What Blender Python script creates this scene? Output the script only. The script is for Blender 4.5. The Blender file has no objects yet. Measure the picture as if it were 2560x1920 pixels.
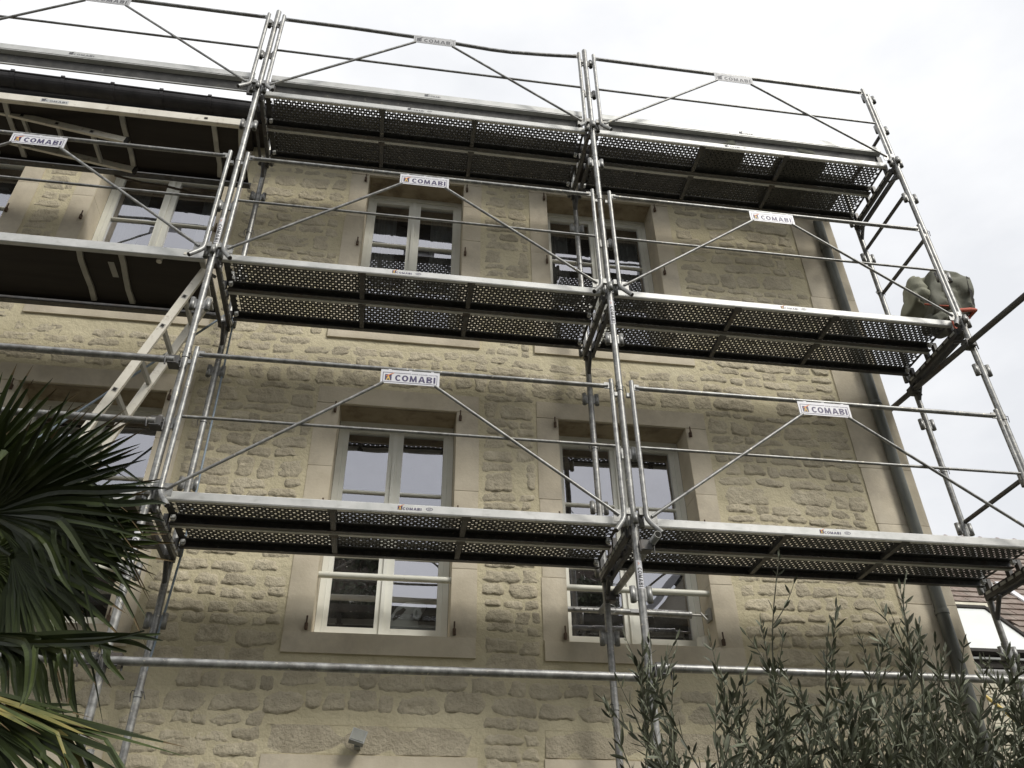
import bpy, math, random
from mathutils import Vector, Matrix, noise
random.seed(7)
sc = bpy.context.scene
COL = sc.collection

# ------------------------------------------------------------ camera
CT = Vector((1.47886, -4.76087, -2.48016))
CR = Vector((0.989210, -0.146049, -0.011547))
CU = Vector((-0.075637, -0.576618, 0.813505))
CF = Vector((0.125470, 0.803854, 0.581443))
FPX = 2096.853
cam_d = bpy.data.cameras.new('camera'); cam = bpy.data.objects.new('camera', cam_d); COL.objects.link(cam)
M = Matrix.Identity(4)
for i in range(3):
    M[i][0] = CR[i]; M[i][1] = CU[i]; M[i][2] = -CF[i]; M[i][3] = CT[i]
cam.matrix_world = M
cam_d.sensor_width = 36; cam_d.lens = 36*FPX/2560; cam_d.clip_start = .05; cam_d.clip_end = 500
sc.camera = cam
def at(px, py, d):
    """a point of the place seen at pixel (px, py) of the photograph, d metres along the view axis"""
    return CT + (CR*((px-1280)/FPX) - CU*((py-960)/FPX) + CF)*d

# ------------------------------------------------------------ sky, sun, exposure
SUN_EL, SUN_AZ = math.radians(43), math.radians(36)     # azimuth measured from -Y towards +X
w = bpy.data.worlds.new('World'); sc.world = w; w.use_nodes = True
nt = w.node_tree; nt.nodes.clear()
def N(t, typ, **k):
    n = t.nodes.new(typ)
    for a, b in k.items():
        if a in n.inputs: n.inputs[a].default_value = b
        else: setattr(n, a, b)
    return n
wo = N(nt, 'ShaderNodeOutputWorld'); bg = N(nt, 'ShaderNodeBackground', Strength=.1)
sky = N(nt, 'ShaderNodeTexSky', sky_type='NISHITA', sun_disc=False, sun_elevation=SUN_EL, sun_rotation=math.radians(180)-SUN_AZ)
tc = N(nt, 'ShaderNodeTexCoord')
nz = N(nt, 'ShaderNodeTexNoise', Scale=2.1, Detail=7, Roughness=.55)
mp = N(nt, 'ShaderNodeMapping'); mp.inputs['Scale'].default_value = (1, 1, 2.2)
nt.links.new(tc.outputs['Generated'], mp.inputs[0]); nt.links.new(mp.outputs[0], nz.inputs['Vector'])
cr = N(nt, 'ShaderNodeValToRGB')
cr.color_ramp.elements[0].position = .36; cr.color_ramp.elements[0].color = (.77, .78, .80, 1)
cr.color_ramp.elements[1].position = .66; cr.color_ramp.elements[1].color = (1.0, .995, .99, 1)
nt.links.new(nz.outputs[0], cr.inputs[0])
sx = N(nt, 'ShaderNodeSeparateXYZ'); nt.links.new(tc.outputs['Generated'], sx.inputs[0])
el = N(nt, 'ShaderNodeMapRange'); el.inputs['From Min'].default_value = 0; el.inputs['From Max'].default_value = 1
el.inputs['To Min'].default_value = 6.0; el.inputs['To Max'].default_value = 7.4
nt.links.new(sx.outputs[2], el.inputs[0])
vm = N(nt, 'ShaderNodeVectorMath', operation='SCALE'); nt.links.new(cr.outputs[0], vm.inputs[0]); nt.links.new(el.outputs[0], vm.inputs['Scale'])
mx = N(nt, 'ShaderNodeMix', data_type='RGBA'); mx.inputs[0].default_value = .92
nt.links.new(sky.outputs[0], mx.inputs[6]); nt.links.new(vm.outputs[0], mx.inputs[7])
nt.links.new(mx.outputs[2], bg.inputs[0]); nt.links.new(bg.outputs[0], wo.inputs[0])
sd = bpy.data.lights.new('sun', 'SUN'); sun = bpy.data.objects.new('sun', sd); COL.objects.link(sun)
sd.energy = 1.5; sd.angle = math.radians(19); sd.color = (1, .965, .90)
sdir = Vector((math.sin(SUN_AZ)*math.cos(SUN_EL), -math.cos(SUN_AZ)*math.cos(SUN_EL), math.sin(SUN_EL)))
sun.rotation_euler = sdir.to_track_quat('Z', 'Y').to_euler()
vs = sc.view_settings; vs.view_transform = 'Standard'; vs.look = 'None'; vs.gamma = 1; vs.exposure = .78; vs.use_curve_mapping = False

# ------------------------------------------------------------ materials
def mat(name, cols, scale=5, detail=6, rough=.8, metal=0, bump=0, bscale=30, bdist=.01, stretch=(1, 1, 1), second=None, island=0, rvar=0, sheen=None, bdetail=6, spec=.5, spots=None):
    m = bpy.data.materials.new(name); m.use_nodes = True; t = m.node_tree
    b = t.nodes['Principled BSDF']
    g = N(t, 'ShaderNodeNewGeometry'); mp = N(t, 'ShaderNodeMapping'); mp.inputs['Scale'].default_value = stretch
    t.links.new(g.outputs['Position'], mp.inputs[0])
    n = N(t, 'ShaderNodeTexNoise', Scale=scale, Detail=detail, Roughness=.6); t.links.new(mp.outputs[0], n.inputs['Vector'])
    r = N(t, 'ShaderNodeValToRGB'); e = r.color_ramp.elements
    while len(e) < len(cols): e.new(.5)
    for i, (p, c) in enumerate(cols): e[i].position = p; e[i].color = (*c, 1)
    t.links.new(n.outputs[0], r.inputs[0]); out = r.outputs[0]
    if second:
        c2, s2, lo, hi, amt = second[:5]
        n2 = N(t, 'ShaderNodeTexNoise', Scale=s2, Detail=8, Roughness=.65)
        mp2 = N(t, 'ShaderNodeMapping'); mp2.inputs['Scale'].default_value = second[5] if len(second) > 5 else (1, 1, 1)
        mp2.inputs['Location'].default_value = (3.1, 7.7, 1.3)
        t.links.new(g.outputs['Position'], mp2.inputs[0]); t.links.new(mp2.outputs[0], n2.inputs['Vector'])
        mr = N(t, 'ShaderNodeMapRange'); mr.inputs['From Min'].default_value = lo; mr.inputs['From Max'].default_value = hi; mr.inputs['To Max'].default_value = amt
        t.links.new(n2.outputs[0], mr.inputs[0])
        mm = N(t, 'ShaderNodeMix', data_type='RGBA'); mm.inputs[7].default_value = (*c2, 1)
        t.links.new(mr.outputs[0], mm.inputs[0]); t.links.new(out, mm.inputs[6]); out = mm.outputs[2]
    if spots:
        c3, s3, lo3, hi3, a3 = spots
        n3 = N(t, 'ShaderNodeTexNoise', Scale=s3, Detail=4, Roughness=.5); t.links.new(g.outputs['Position'], n3.inputs['Vector'])
        m3 = N(t, 'ShaderNodeMapRange'); m3.inputs['From Min'].default_value = lo3; m3.inputs['From Max'].default_value = hi3; m3.inputs['To Max'].default_value = a3
        t.links.new(n3.outputs[0], m3.inputs[0]); x3 = N(t, 'ShaderNodeMix', data_type='RGBA'); x3.inputs[7].default_value = (*c3, 1)
        t.links.new(m3.outputs[0], x3.inputs[0]); t.links.new(out, x3.inputs[6]); out = x3.outputs[2]
    if island:
        hs = N(t, 'ShaderNodeHueSaturation'); mr = N(t, 'ShaderNodeMapRange')
        mr.inputs['To Min'].default_value = 1-island; mr.inputs['To Max'].default_value = 1+island*.7
        t.links.new(g.outputs['Random Per Island'], mr.inputs[0]); t.links.new(mr.outputs[0], hs.inputs['Value']); t.links.new(out, hs.inputs['Color']); out = hs.outputs[0]
    t.links.new(out, b.inputs['Base Color'])
    b.inputs['Roughness'].default_value = rough; b.inputs['Metallic'].default_value = metal
    b.inputs['Specular IOR Level'].default_value = spec
    if rvar:
        mr = N(t, 'ShaderNodeMapRange'); mr.inputs['To Min'].default_value = rough-rvar; mr.inputs['To Max'].default_value = rough+rvar
        t.links.new(n.outputs[0], mr.inputs[0]); t.links.new(mr.outputs[0], b.inputs['Roughness'])
    if bump:
        nb = N(t, 'ShaderNodeTexNoise', Scale=bscale, Detail=bdetail, Roughness=.65); t.links.new(mp.outputs[0], nb.inputs['Vector'])
        bp = N(t, 'ShaderNodeBump', Strength=bump, Distance=bdist); t.links.new(nb.outputs[0], bp.inputs['Height']); t.links.new(bp.outputs[0], b.inputs['Normal'])
    return m

MORTAR = mat('lime_mortar', [(.3, (.56, .50, .335)), (.55, (.66, .592, .41)), (.8, (.72, .655, .47))], 2.2, 8, .95, bump=.9, bscale=22, bdist=.014, second=((.45, .405, .28), 1.1, .48, .74, .4), spec=.2, bdetail=9)
STONE = mat('rubble_stone', [(.25, (.46, .405, .30)), (.5, (.59, .525, .385)), (.8, (.69, .625, .475))], 7, 9, .95, bump=1, bscale=24, bdist=.024, island=.12, second=((.38, .335, .26), 3, .47, .7, .5), spec=.2, bdetail=10)
ROUGH = mat('bush_hammered_stone', [(.3, (.48, .42, .31)), (.7, (.64, .57, .43))], 12, 8, .95, bump=1, bscale=45, bdist=.02, spec=.2)
DRESS = mat('dressed_limestone', [(.3, (.55, .485, .365)), (.55, (.655, .585, .455)), (.8, (.72, .65, .52))], 3, 7, .9, bump=.4, bscale=45, bdist=.006, island=.08, second=((.40, .35, .28), 2.4, .5, .72, .65), spec=.25)
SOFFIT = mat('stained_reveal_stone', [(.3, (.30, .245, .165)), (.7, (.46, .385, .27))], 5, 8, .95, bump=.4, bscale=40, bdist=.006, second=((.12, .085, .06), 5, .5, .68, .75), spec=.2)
FRAME = mat('greyed_white_window_paint', [(.3, (.74, .735, .65)), (.7, (.84, .835, .76))], 4, 5, .55, bump=.1, bscale=40, bdist=.002, second=((.52, .50, .42), 9, .6, .78, .4))
BARW = mat('white_painted_tube', [(.3, (.66, .65, .55)), (.7, (.76, .75, .66))], 6, 5, .45, second=((.17, .09, .05), 26, .66, .72, .9))
GALV = mat('galvanised_steel', [(.3, (.17, .17, .165)), (.5, (.29, .29, .28)), (.72, (.44, .44, .42))], 22, 8, .42, .5, bump=.25, bscale=160, bdist=.0015, rvar=.12, second=((.15, .135, .11), 5, .5, .68, .6), bdetail=3, spots=((.62, .58, .48), 38, .64, .69, .7))
GALVD = mat('weathered_steel', [(.3, (.065, .064, .062)), (.7, (.13, .128, .125))], 20, 8, .5, .4, rvar=.1, second=((.10, .065, .045), 6, .52, .7, .5), spots=((.35, .32, .26), 42, .66, .7, .6))
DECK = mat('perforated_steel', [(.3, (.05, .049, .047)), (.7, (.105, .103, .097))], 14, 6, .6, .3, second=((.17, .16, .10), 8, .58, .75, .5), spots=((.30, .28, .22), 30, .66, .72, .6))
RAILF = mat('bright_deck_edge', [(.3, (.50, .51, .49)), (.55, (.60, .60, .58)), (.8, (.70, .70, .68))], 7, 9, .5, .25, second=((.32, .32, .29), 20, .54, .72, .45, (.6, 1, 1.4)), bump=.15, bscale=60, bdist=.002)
ALU = mat('ladder_aluminium', [(.3, (.66, .62, .52)), (.7, (.80, .76, .66))], 8, 6, .45, .25, second=((.34, .27, .21), 18, .58, .72, .7))
ALUD = mat('dull_aluminium', [(.3, (.34, .33, .30)), (.7, (.48, .47, .43))], 8, 6, .5, .4)
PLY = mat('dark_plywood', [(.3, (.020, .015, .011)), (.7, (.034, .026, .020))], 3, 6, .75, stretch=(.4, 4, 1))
PIPE = mat('zinc_downpipe', [(.3, (.09, .095, .085)), (.7, (.19, .195, .175))], 7, 7, .5, .3, stretch=(1, 1, .35), second=((.05, .05, .04), 6, .5, .7, .6, (1, 1, .2)))
GUT = mat('dark_zinc_gutter', [(.3, (.035, .033, .035)), (.7, (.075, .072, .074))], 6, 6, .6, .3)
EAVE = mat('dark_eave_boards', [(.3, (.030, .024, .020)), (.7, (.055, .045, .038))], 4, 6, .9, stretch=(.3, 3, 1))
SLATE = mat('roof_slate', [(.3, (.06, .06, .065)), (.7, (.11, .11, .115))], 8, 6, .7, bump=.4, bscale=12, bdist=.01)
IRON = mat('rusty_iron', [(.3, (.07, .045, .03)), (.7, (.15, .10, .065))], 40, 6, .85)
GREYP = mat('grey_plastic', [(.3, (.24, .25, .245)), (.7, (.30, .31, .30))], 6, 4, .5)
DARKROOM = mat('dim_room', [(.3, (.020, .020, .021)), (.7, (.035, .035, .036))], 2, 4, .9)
BLUE = mat('blue_grey_rope', [(.3, (.20, .25, .30)), (.7, (.30, .36, .42))], 30, 4, .7)
SIGNW = mat('sign_white', [(.3, (.66, .66, .68)), (.7, (.74, .74, .77))], 10, 5, .4)
SIGNG = mat('sign_weathered', [(.3, (.44, .44, .44)), (.7, (.56, .56, .56))], 14, 6, .5)
INK = mat('sign_violet_ink', [(.3, (.045, .035, .10)), (.7, (.06, .045, .125))], 30, 3, .5)
INKG = mat('sign_faded_ink', [(.3, (.10, .10, .11)), (.7, (.16, .16, .17))], 30, 3, .6)
INKK = mat('sticker_black_ink', [(.3, (.02, .02, .025)), (.7, (.035, .035, .04))], 30, 3, .5)
ORANGE = mat('emblem_orange', [(.3, (.70, .20, .06)), (.7, (.80, .28, .09))], 20, 3, .5)
YELLOW = mat('emblem_yellow', [(.3, (.75, .48, .10)), (.7, (.82, .58, .16))], 20, 3, .5)
TARP = mat('olive_grey_canvas', [(.3, (.11, .112, .085)), (.7, (.18, .18, .14))], 6, 6, .8, bump=.3, bscale=14, bdist=.01)
TARPL = mat('pale_canvas', [(.3, (.24, .24, .175)), (.7, (.32, .32, .24))], 6, 6, .8, bump=.3, bscale=14, bdist=.01)
REDS = mat('orange_red_webbing', [(.3, (.42, .08, .04)), (.7, (.58, .14, .08))], 20, 4, .7)
HOSE = mat('yellow_hose', [(.3, (.62, .46, .13)), (.7, (.74, .58, .20))], 8, 4, .45)
RTILE = mat('brown_clay_tile', [(.3, (.20, .145, .12)), (.55, (.29, .235, .20)), (.8, (.38, .335, .29))], 7, 8, .9, bump=.5, bscale=25, bdist=.01, island=.25, second=((.12, .11, .09), 5, .5, .7, .6))
RIDGE = mat('red_ridge_tile', [(.3, (.17, .095, .08)), (.7, (.25, .15, .125))], 9, 6, .9)
PALES = mat('pale_wall_stone', [(.3, (.46, .43, .34)), (.7, (.62, .59, .49))], 6, 8, .95, bump=.6, bscale=30, bdist=.01, island=.12)
DARKG = mat('dark_parts_and_shade', [(.3, (.02, .018, .015)), (.7, (.035, .03, .026))], 6, 4, .95)  # own colour of dark parts; also paints shade in holes and folds
SKYL = mat('white_roof_window', [(.3, (.66, .68, .66)), (.7, (.74, .76, .74))], 2, 4, .35)  # even white for the pane of the roof window
LEAFP = mat('palm_leaf', [(.3, (.022, .034, .009)), (.55, (.046, .064, .016)), (.8, (.11, .135, .042))], 4, 6, .5, island=.45, spec=.3)
LEAFY = mat('yellowing_palm_leaf', [(.3, (.10, .12, .035)), (.55, (.26, .22, .065)), (.8, (.42, .31, .11))], 5, 6, .6)
OLIVE = mat('olive_leaf', [(.3, (.115, .125, .08)), (.55, (.195, .21, .145)), (.8, (.34, .36, .27))], 11, 5, .55, island=.55, spec=.4)
TWIG = mat('grey_green_twig', [(.3, (.10, .10, .07)), (.7, (.22, .21, .16))], 18, 5, .85)
TREEL = mat('dark_tree_foliage', [(.3, (.020, .032, .012)), (.7, (.05, .065, .025))], 3, 5, .7, island=.3)
BARK = mat('bark', [(.3, (.06, .045, .035)), (.7, (.13, .10, .08))], 9, 8, .95, bump=.8, bscale=16, bdist=.03)
RENDER = mat('pale_render', [(.3, (.34, .31, .25)), (.7, (.42, .39, .32))], 3, 6, .95)
BRICK = mat('dark_brick', [(.3, (.04, .028, .022)), (.7, (.075, .05, .04))], 6, 6, .9)
TIPB = mat('brown_leaf_tip', [(.3, (.08, .055, .025)), (.7, (.16, .115, .05))], 6, 6, .8)
CURT = mat('grey_net_curtain', [(.3, (.30, .30, .30)), (.7, (.40, .40, .39))], 5, 4, .9)
GROUND = mat('ground_gravel', [(.3, (.055, .052, .040)), (.7, (.10, .093, .072))], 4, 8, .95, bump=.6, bscale=40, bdist=.02, second=((.03, .045, .016), .4, .48, .6, .9))

def glass(name):
    m = bpy.data.materials.new(name); m.use_nodes = True; t = m.node_tree; t.nodes.clear()
    o = N(t, 'ShaderNodeOutputMaterial'); g = N(t, 'ShaderNodeBsdfGlossy', Roughness=.004); g.inputs['Color'].default_value = (.93, .93, .985, 1)
    tr = N(t, 'ShaderNodeBsdfTransparent'); tr.inputs['Color'].default_value = (.86, .90, .88, 1)
    fr = N(t, 'ShaderNodeFresnel', IOR=1.5); mr = N(t, 'ShaderNodeMapRange'); mr.inputs['To Min'].default_value = .40; mr.inputs['To Max'].default_value = .7
    t.links.new(fr.outputs[0], mr.inputs[0]); mx = N(t, 'ShaderNodeMixShader'); t.links.new(mr.outputs[0], mx.inputs[0])
    ns = N(t, 'ShaderNodeTexNoise', Scale=1.6, Detail=2); ge = N(t, 'ShaderNodeNewGeometry'); t.links.new(ge.outputs['Position'], ns.inputs['Vector'])
    bp = N(t, 'ShaderNodeBump', Strength=.35, Distance=.008); t.links.new(ns.outputs[0], bp.inputs['Height']); t.links.new(bp.outputs[0], g.inputs['Normal'])
    t.links.new(tr.outputs[0], mx.inputs[1]); t.links.new(g.outputs[0], mx.inputs[2])
    # paint specks and a film of building dust on the panes
    df = N(t, 'ShaderNodeBsdfDiffuse'); df.inputs['Color'].default_value = (.55, .54, .50, 1)
    n1 = N(t, 'ShaderNodeTexNoise', Scale=75, Detail=2); n2 = N(t, 'ShaderNodeTexNoise', Scale=3, Detail=6, Roughness=.7)
    t.links.new(ge.outputs['Position'], n1.inputs['Vector']); t.links.new(ge.outputs['Position'], n2.inputs['Vector'])
    a1 = N(t, 'ShaderNodeMapRange'); a1.inputs['From Min'].default_value = .735; a1.inputs['From Max'].default_value = .76; a1.inputs['To Max'].default_value = .8
    a2 = N(t, 'ShaderNodeMapRange'); a2.inputs['From Min'].default_value = .45; a2.inputs['From Max'].default_value = .8; a2.inputs['To Min'].default_value = .01; a2.inputs['To Max'].default_value = .10
    ad = N(t, 'ShaderNodeMath', operation='MAXIMUM'); t.links.new(n1.outputs[0], a1.inputs[0]); t.links.new(n2.outputs[0], a2.inputs[0]); t.links.new(a1.outputs[0], ad.inputs[0]); t.links.new(a2.outputs[0], ad.inputs[1])
    m2 = N(t, 'ShaderNodeMixShader'); t.links.new(ad.outputs[0], m2.inputs[0]); t.links.new(mx.outputs[0], m2.inputs[1]); t.links.new(df.outputs[0], m2.inputs[2]); t.links.new(m2.outputs[0], o.inputs[0])
    return m
GLASS = glass('window_glass')

# ------------------------------------------------------------ mesh helpers
class MB:
    def __init__(s): s.v = []; s.f = []; s.m = []; s.s = []
    def add(s, vs, fs, mi=0, smooth=False):
        o = len(s.v); s.v += [tuple(v) for v in vs]
        for f in fs: s.f.append([o+i for i in f]); s.m.append(mi); s.s.append(smooth)
    def box(s, x0, x1, y0, y1, z0, z1, mi=0, R=None):
        vs = [Vector((x, y, z)) for x in (x0, x1) for y in (y0, y1) for z in (z0, z1)]
        if R is not None: vs = [R @ v for v in vs]
        s.add(vs, [(0, 1, 3, 2), (4, 6, 7, 5), (0, 4, 5, 1), (2, 3, 7, 6), (0, 2, 6, 4), (1, 5, 7, 3)], mi)
        return s
    def path(s, pts, r, n=10, mi=0, caps=True, r2=None):
        pts = [Vector(p) for p in pts]; rings = []
        up = None
        for i, p in enumerate(pts):
            d = (pts[min(i+1, len(pts)-1)] - pts[max(i-1, 0)]).normalized()
            if up is None:
                up = d.cross(Vector((0, 0, 1)) if abs(d.z) < .9 else Vector((0, 1, 0))).normalized()
            up = (up - d*up.dot(d)).normalized(); b = d.cross(up)
            rr = r if r2 is None else r + (r2-r)*i/(len(pts)-1)
            rings.append([p + up*math.cos(a)*rr + b*math.sin(a)*rr for a in [2*math.pi*k/n for k in range(n)]])
        vs = [v for q in rings for v in q]; fs = []
        for i in range(len(pts)-1):
            for k in range(n):
                fs.append((i*n+k, i*n+(k+1) % n, (i+1)*n+(k+1) % n, (i+1)*n+k))
        s.add(vs, fs, mi, True)
        if caps:
            s.add(rings[0], [tuple(range(n))[::-1]], mi); s.add(rings[-1], [tuple(range(n))], mi)
        return s
    def tube(s, a, b, r, n=12, mi=0, caps=True): return s.path([a, b], r, n, mi, caps)
    def pipe(s, a, b, r, ri, n=12, mi=0):   # open-ended hollow tube
        a = Vector(a); b = Vector(b); d = (b-a).normalized()
        u = d.cross(Vector((0, 0, 1)) if abs(d.z) < .9 else Vector((0, 1, 0))).normalized(); w_ = d.cross(u)
        rg = []
        for p, rr in ((a, ri), (a, r), (b, r), (b, ri)):
            rg.append([p+u*math.cos(2*math.pi*k/n)*rr+w_*math.sin(2*math.pi*k/n)*rr for k in range(n)])
        vs = [v for q in rg for v in q]; fs = []
        for i in range(4):
            j = (i+1) % 4
            for k in range(n): fs.append((i*n+k, i*n+(k+1) % n, j*n+(k+1) % n, j*n+k))
        s.add(vs, fs, mi, True); return s
    def sweep(s, prof, x0, x1, mi=0):   # profile (y,z) closed polygon along x
        n = len(prof); vs = [(x0, y, z) for y, z in prof] + [(x1, y, z) for y, z in prof]
        s.add(vs, [(i, (i+1) % n, n+(i+1) % n, n+i) for i in range(n)] + [tuple(range(n))[::-1], tuple(range(n, 2*n))], mi); return s
    def mesh(s, name, mats):
        me = bpy.data.meshes.new(name); me.from_pydata(s.v, [], s.f)
        for m in (mats if isinstance(mats, (list, tuple)) else [mats]): me.materials.append(m)
        me.polygons.foreach_set('material_index', s.m); me.polygons.foreach_set('use_smooth', s.s); me.update(); return me
    def build(s, name, mats, parent=None, loc=None): return obj(name, s.mesh(name, mats), parent, loc)
def obj(name, me, parent=None, loc=None):
    o = bpy.data.objects.new(name, me); COL.objects.link(o); o.parent = parent
    if loc: o.location = loc
    return o
def tag(o, label=None, cat=None, group=None, kind=None):
    if label: o['label'] = label
    if cat: o['category'] = cat
    if group: o['group'] = group
    if kind: o['kind'] = kind
    return o
def empty(name, loc=(0, 0, 0), label=None, cat=None, group=None):
    o = bpy.data.objects.new(name, None); COL.objects.link(o); o.location = loc; o.empty_display_size = .1
    return tag(o, label, cat, group)
def kids(o): return [c for c in bpy.data.objects if c.parent == o]
def copy_tree(o, loc=None, label=None, parent=None):
    c = o.copy(); COL.objects.link(c); c.parent = parent
    if loc is not None: c.location = loc
    if label: c['label'] = label
    for ch in kids(o): copy_tree(ch, parent=c)
    return c

# flat print: lettering cut as thin meshes
def text_mesh(txt, mats, size=1, wide=1.25, bold=.035, rot=0):
    cu = bpy.data.curves.new('lettering', 'FONT'); cu.body = txt; cu.size = 1; cu.offset = bold; cu.align_x = 'CENTER'; cu.align_y = 'CENTER'; cu.space_character = 1.12; cu.resolution_u = 3
    o = bpy.data.objects.new('tmp', cu); COL.objects.link(o); dg = bpy.context.evaluated_depsgraph_get()
    me = bpy.data.meshes.new_from_object(o.evaluated_get(dg)); bpy.data.objects.remove(o); bpy.data.curves.remove(cu)
    xs = [v.co.x for v in me.vertices]; ys = [v.co.y for v in me.vertices]
    cx, cy = (min(xs)+max(xs))/2, (min(ys)+max(ys))/2
    W, H = max(xs)-min(xs), max(ys)-min(ys)
    vs = [((v.co.x-cx)/W, (v.co.y-cy)/H) for v in me.vertices]; fs = [tuple(p.vertices) for p in me.polygons]
    bpy.data.meshes.remove(me)
    return vs, fs          # normalised to -0.5..0.5 in both
def letters(word):
    """heavy wide capitals drawn as polygons, normalised to -0.5..0.5"""
    vs = []; fs = []; x = 0
    def poly(pts, ox): o = len(vs); vs.extend([(ox+a, b) for a, b in pts]); fs.append(tuple(range(o, o+len(pts))))
    def ring(ox, w, t, a0, a1, n=16):
        for k in range(n):
            q0, q1 = a0+(a1-a0)*k/n, a0+(a1-a0)*(k+1)/n
            f = lambda q, i: (w/2+(w/2-(t if i else 0))*math.cos(q), .5+(.5-(t*.72 if i else 0))*math.sin(q))
            poly([f(q0, 0), f(q1, 0), f(q1, 1), f(q0, 1)], ox)
    for ch in word:
        if ch == 'C': ring(x, .92, .27, math.radians(42), math.radians(318)); x += .92
        elif ch == 'O': ring(x, .96, .27, 0, 2*math.pi, 20); x += 1.06
        elif ch == 'M':
            poly([(0, 0), (.26, 0), (.30, 1), (.08, 1)], x); poly([(.84, 0), (1.10, 0), (1.02, 1), (.80, 1)], x)
            poly([(.30, 1), (.28, .45), (.46, 0), (.55, 0), (.55, .38)], x); poly([(.80, 1), (.55, .38), (.55, 0), (.64, 0), (.82, .45)], x); x += 1.22
        elif ch == 'A':
            poly([(0, 0), (.29, 0), (.52, .80), (.52, 1), (.36, 1)], x); poly([(1.04, 0), (.75, 0), (.52, .80), (.52, 1), (.68, 1)], x); poly([(.345, .19), (.695, .19), (.635, .40), (.405, .40)], x); x += 1.14
        elif ch == 'B':
            poly([(0, 0), (.27, 0), (.27, 1), (0, 1)], x)
            for c_, h_ in ((.26, .26), (.76, .24)):
                for k in range(8):
                    q0, q1 = -math.pi/2+math.pi*k/8, -math.pi/2+math.pi*(k+1)/8
                    f = lambda q, i: (.55+(.30 if not i else .04)*math.cos(q), c_+(h_ if not i else h_-.17)*math.sin(q))
                    poly([f(q0, 0), f(q1, 0), f(q1, 1), f(q0, 1)], x)
                poly([(.27, c_-h_), (.55, c_-h_), (.55, c_-h_+.17), (.27, c_-h_+.17)], x); poly([(.27, c_+h_-.17), (.55, c_+h_-.17), (.55, c_+h_), (.27, c_+h_)], x)
            x += .98
        elif ch == 'I': poly([(0, 0), (.28, 0), (.28, 1), (0, 1)], x); x += .28
        elif ch == '.': poly([(0, 0), (.24, 0), (.24, .24), (0, .24)], x); x += .3
        x += .07
    W = x-.07
    return [(a/W-.5, b-.5) for a, b in vs], fs
TXT = letters('COMABI'); TXTB = letters('COMAB.'); TXTW = text_mesh('www.comabi.com', None, bold=0)
NFT = text_mesh('NF', None, bold=.01)
def put_text(mb, T_, x0, x1, z0, z1, y, mi, f=None):
    vs, fs = T_; out = []
    for a, b in vs:
        X = x0+(a+.5)*(x1-x0); Z = z0+(b+.5)*(z1-z0)
        out.append(f(X, Z) if f else (X, y, Z))
    mb.add(out, fs, mi)
def emblem(mb, x0, x1, z0, z1, y, mi_dark, mi_o, mi_y, f=None):
    g = f or (lambda X, Z: (X, y, Z)); d = .0006
    def quad(pts, mi, k):
        q = [g(x0+a*(x1-x0), z0+b*(z1-z0)) for a, b in pts]
        q = [(p[0], p[1]-d*k, p[2]) for p in q]; mb.add(q, [tuple(range(len(q)))], mi)
    quad([(0, 0), (1, 0), (1, 1), (0, 1)], mi_dark, 0)
    quad([(.18, .0), (.34, .0), (.60, .72), (.48, .86)], mi_y, 1)
    quad([(.80, .0), (.66, .0), (.44, .62), (.55, .88)], mi_y, 2)
    quad([(.12, .70), (.20, .62), (.60, .80), (1.38, 1.32), (1.34, 1.36), (.55, .97)], mi_o, 3)
    quad([(.40, .28), (.62, .28), (.60, .37), (.42, .37)], mi_y, 4)

# ------------------------------------------------------------ ground
g = MB(); g.add([(-80, -80, -4.1), (80, -80, -4.1), (80, 80, -4.1), (-80, 80, -4.1)], [(0, 1, 2, 3)]); tag(g.build('ground', GROUND), kind='structure')

# ------------------------------------------------------------ the stone house
WY = 1.05
house = empty('stone_house', (1, 4, -4.1), 'cream rubble stone house with white windows behind the scaffolding', 'house')
def hp(name, mb, mats, kind=None, label=None):
    o = mb.build(name, mats, None); o.parent = house; o.location = (-1, -4, 4.1)
    return tag(o, label=label, kind=kind)
OPX = [(-3.32, -2.2), (-1.505, -.393), (.963, 1.917), (2.775, 3.89)]
OPZ = [(2.215, 4.18), (-.505, 1.392), (-4.1, -1.45)]
XL, XR, ZB, ZT = -6.2, 5.89, -4.1, 4.47
openings = [(a, b, c, d) for a, b in OPX for c, d in OPZ]
def wn(x, z): return (noise.noise(Vector((x*2.3, z*2.3, 3)))*.003 + noise.noise(Vector((x*9, z*9, 8)))*.0025)
def grid_rect(mb, x0, x1, z0, z1, step, yf):
    nx = max(1, round((x1-x0)/step)); nz = max(1, round((z1-z0)/step)); vs = []; fs = []
    for j in range(nz+1):
        for i in range(nx+1):
            x = x0+(x1-x0)*i/nx; z = z0+(z1-z0)*j/nz; vs.append((x, yf(x, z), z))
    for j in range(nz):
        for i in range(nx): a = j*(nx+1)+i; fs.append((a, a+1, a+nx+2, a+nx+1))
    mb.add(vs, fs, 0, True)
wall = MB()
xs = sorted({XL, XR, *[a for a, b in OPX], *[b for a, b in OPX]}); zs = sorted({ZB, ZT, *[q for p in OPZ for q in p]})
for i in range(len(xs)-1):
    for j in range(len(zs)-1):
        cx, cz = (xs[i]+xs[i+1])/2, (zs[j]+zs[j+1])/2
        if any(a < cx < b and c < cz < d for a, b, c, d in openings): continue
        grid_rect(wall, xs[i], xs[i+1], zs[j], zs[j+1], .045, lambda x, z: WY+wn(x, z))
wall.add([(XR, WY, ZB), (XR, 9, ZB), (XR, 9, ZT), (XR, WY, ZT), (XL, WY, ZB), (XL, 9, ZB), (XL, 9, ZT), (XL, WY, ZT)], [(0, 1, 2, 3), (4, 7, 6, 5), (1, 5, 6, 2), (3, 2, 6, 7)])
hp('wall', wall, MORTAR)

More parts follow.
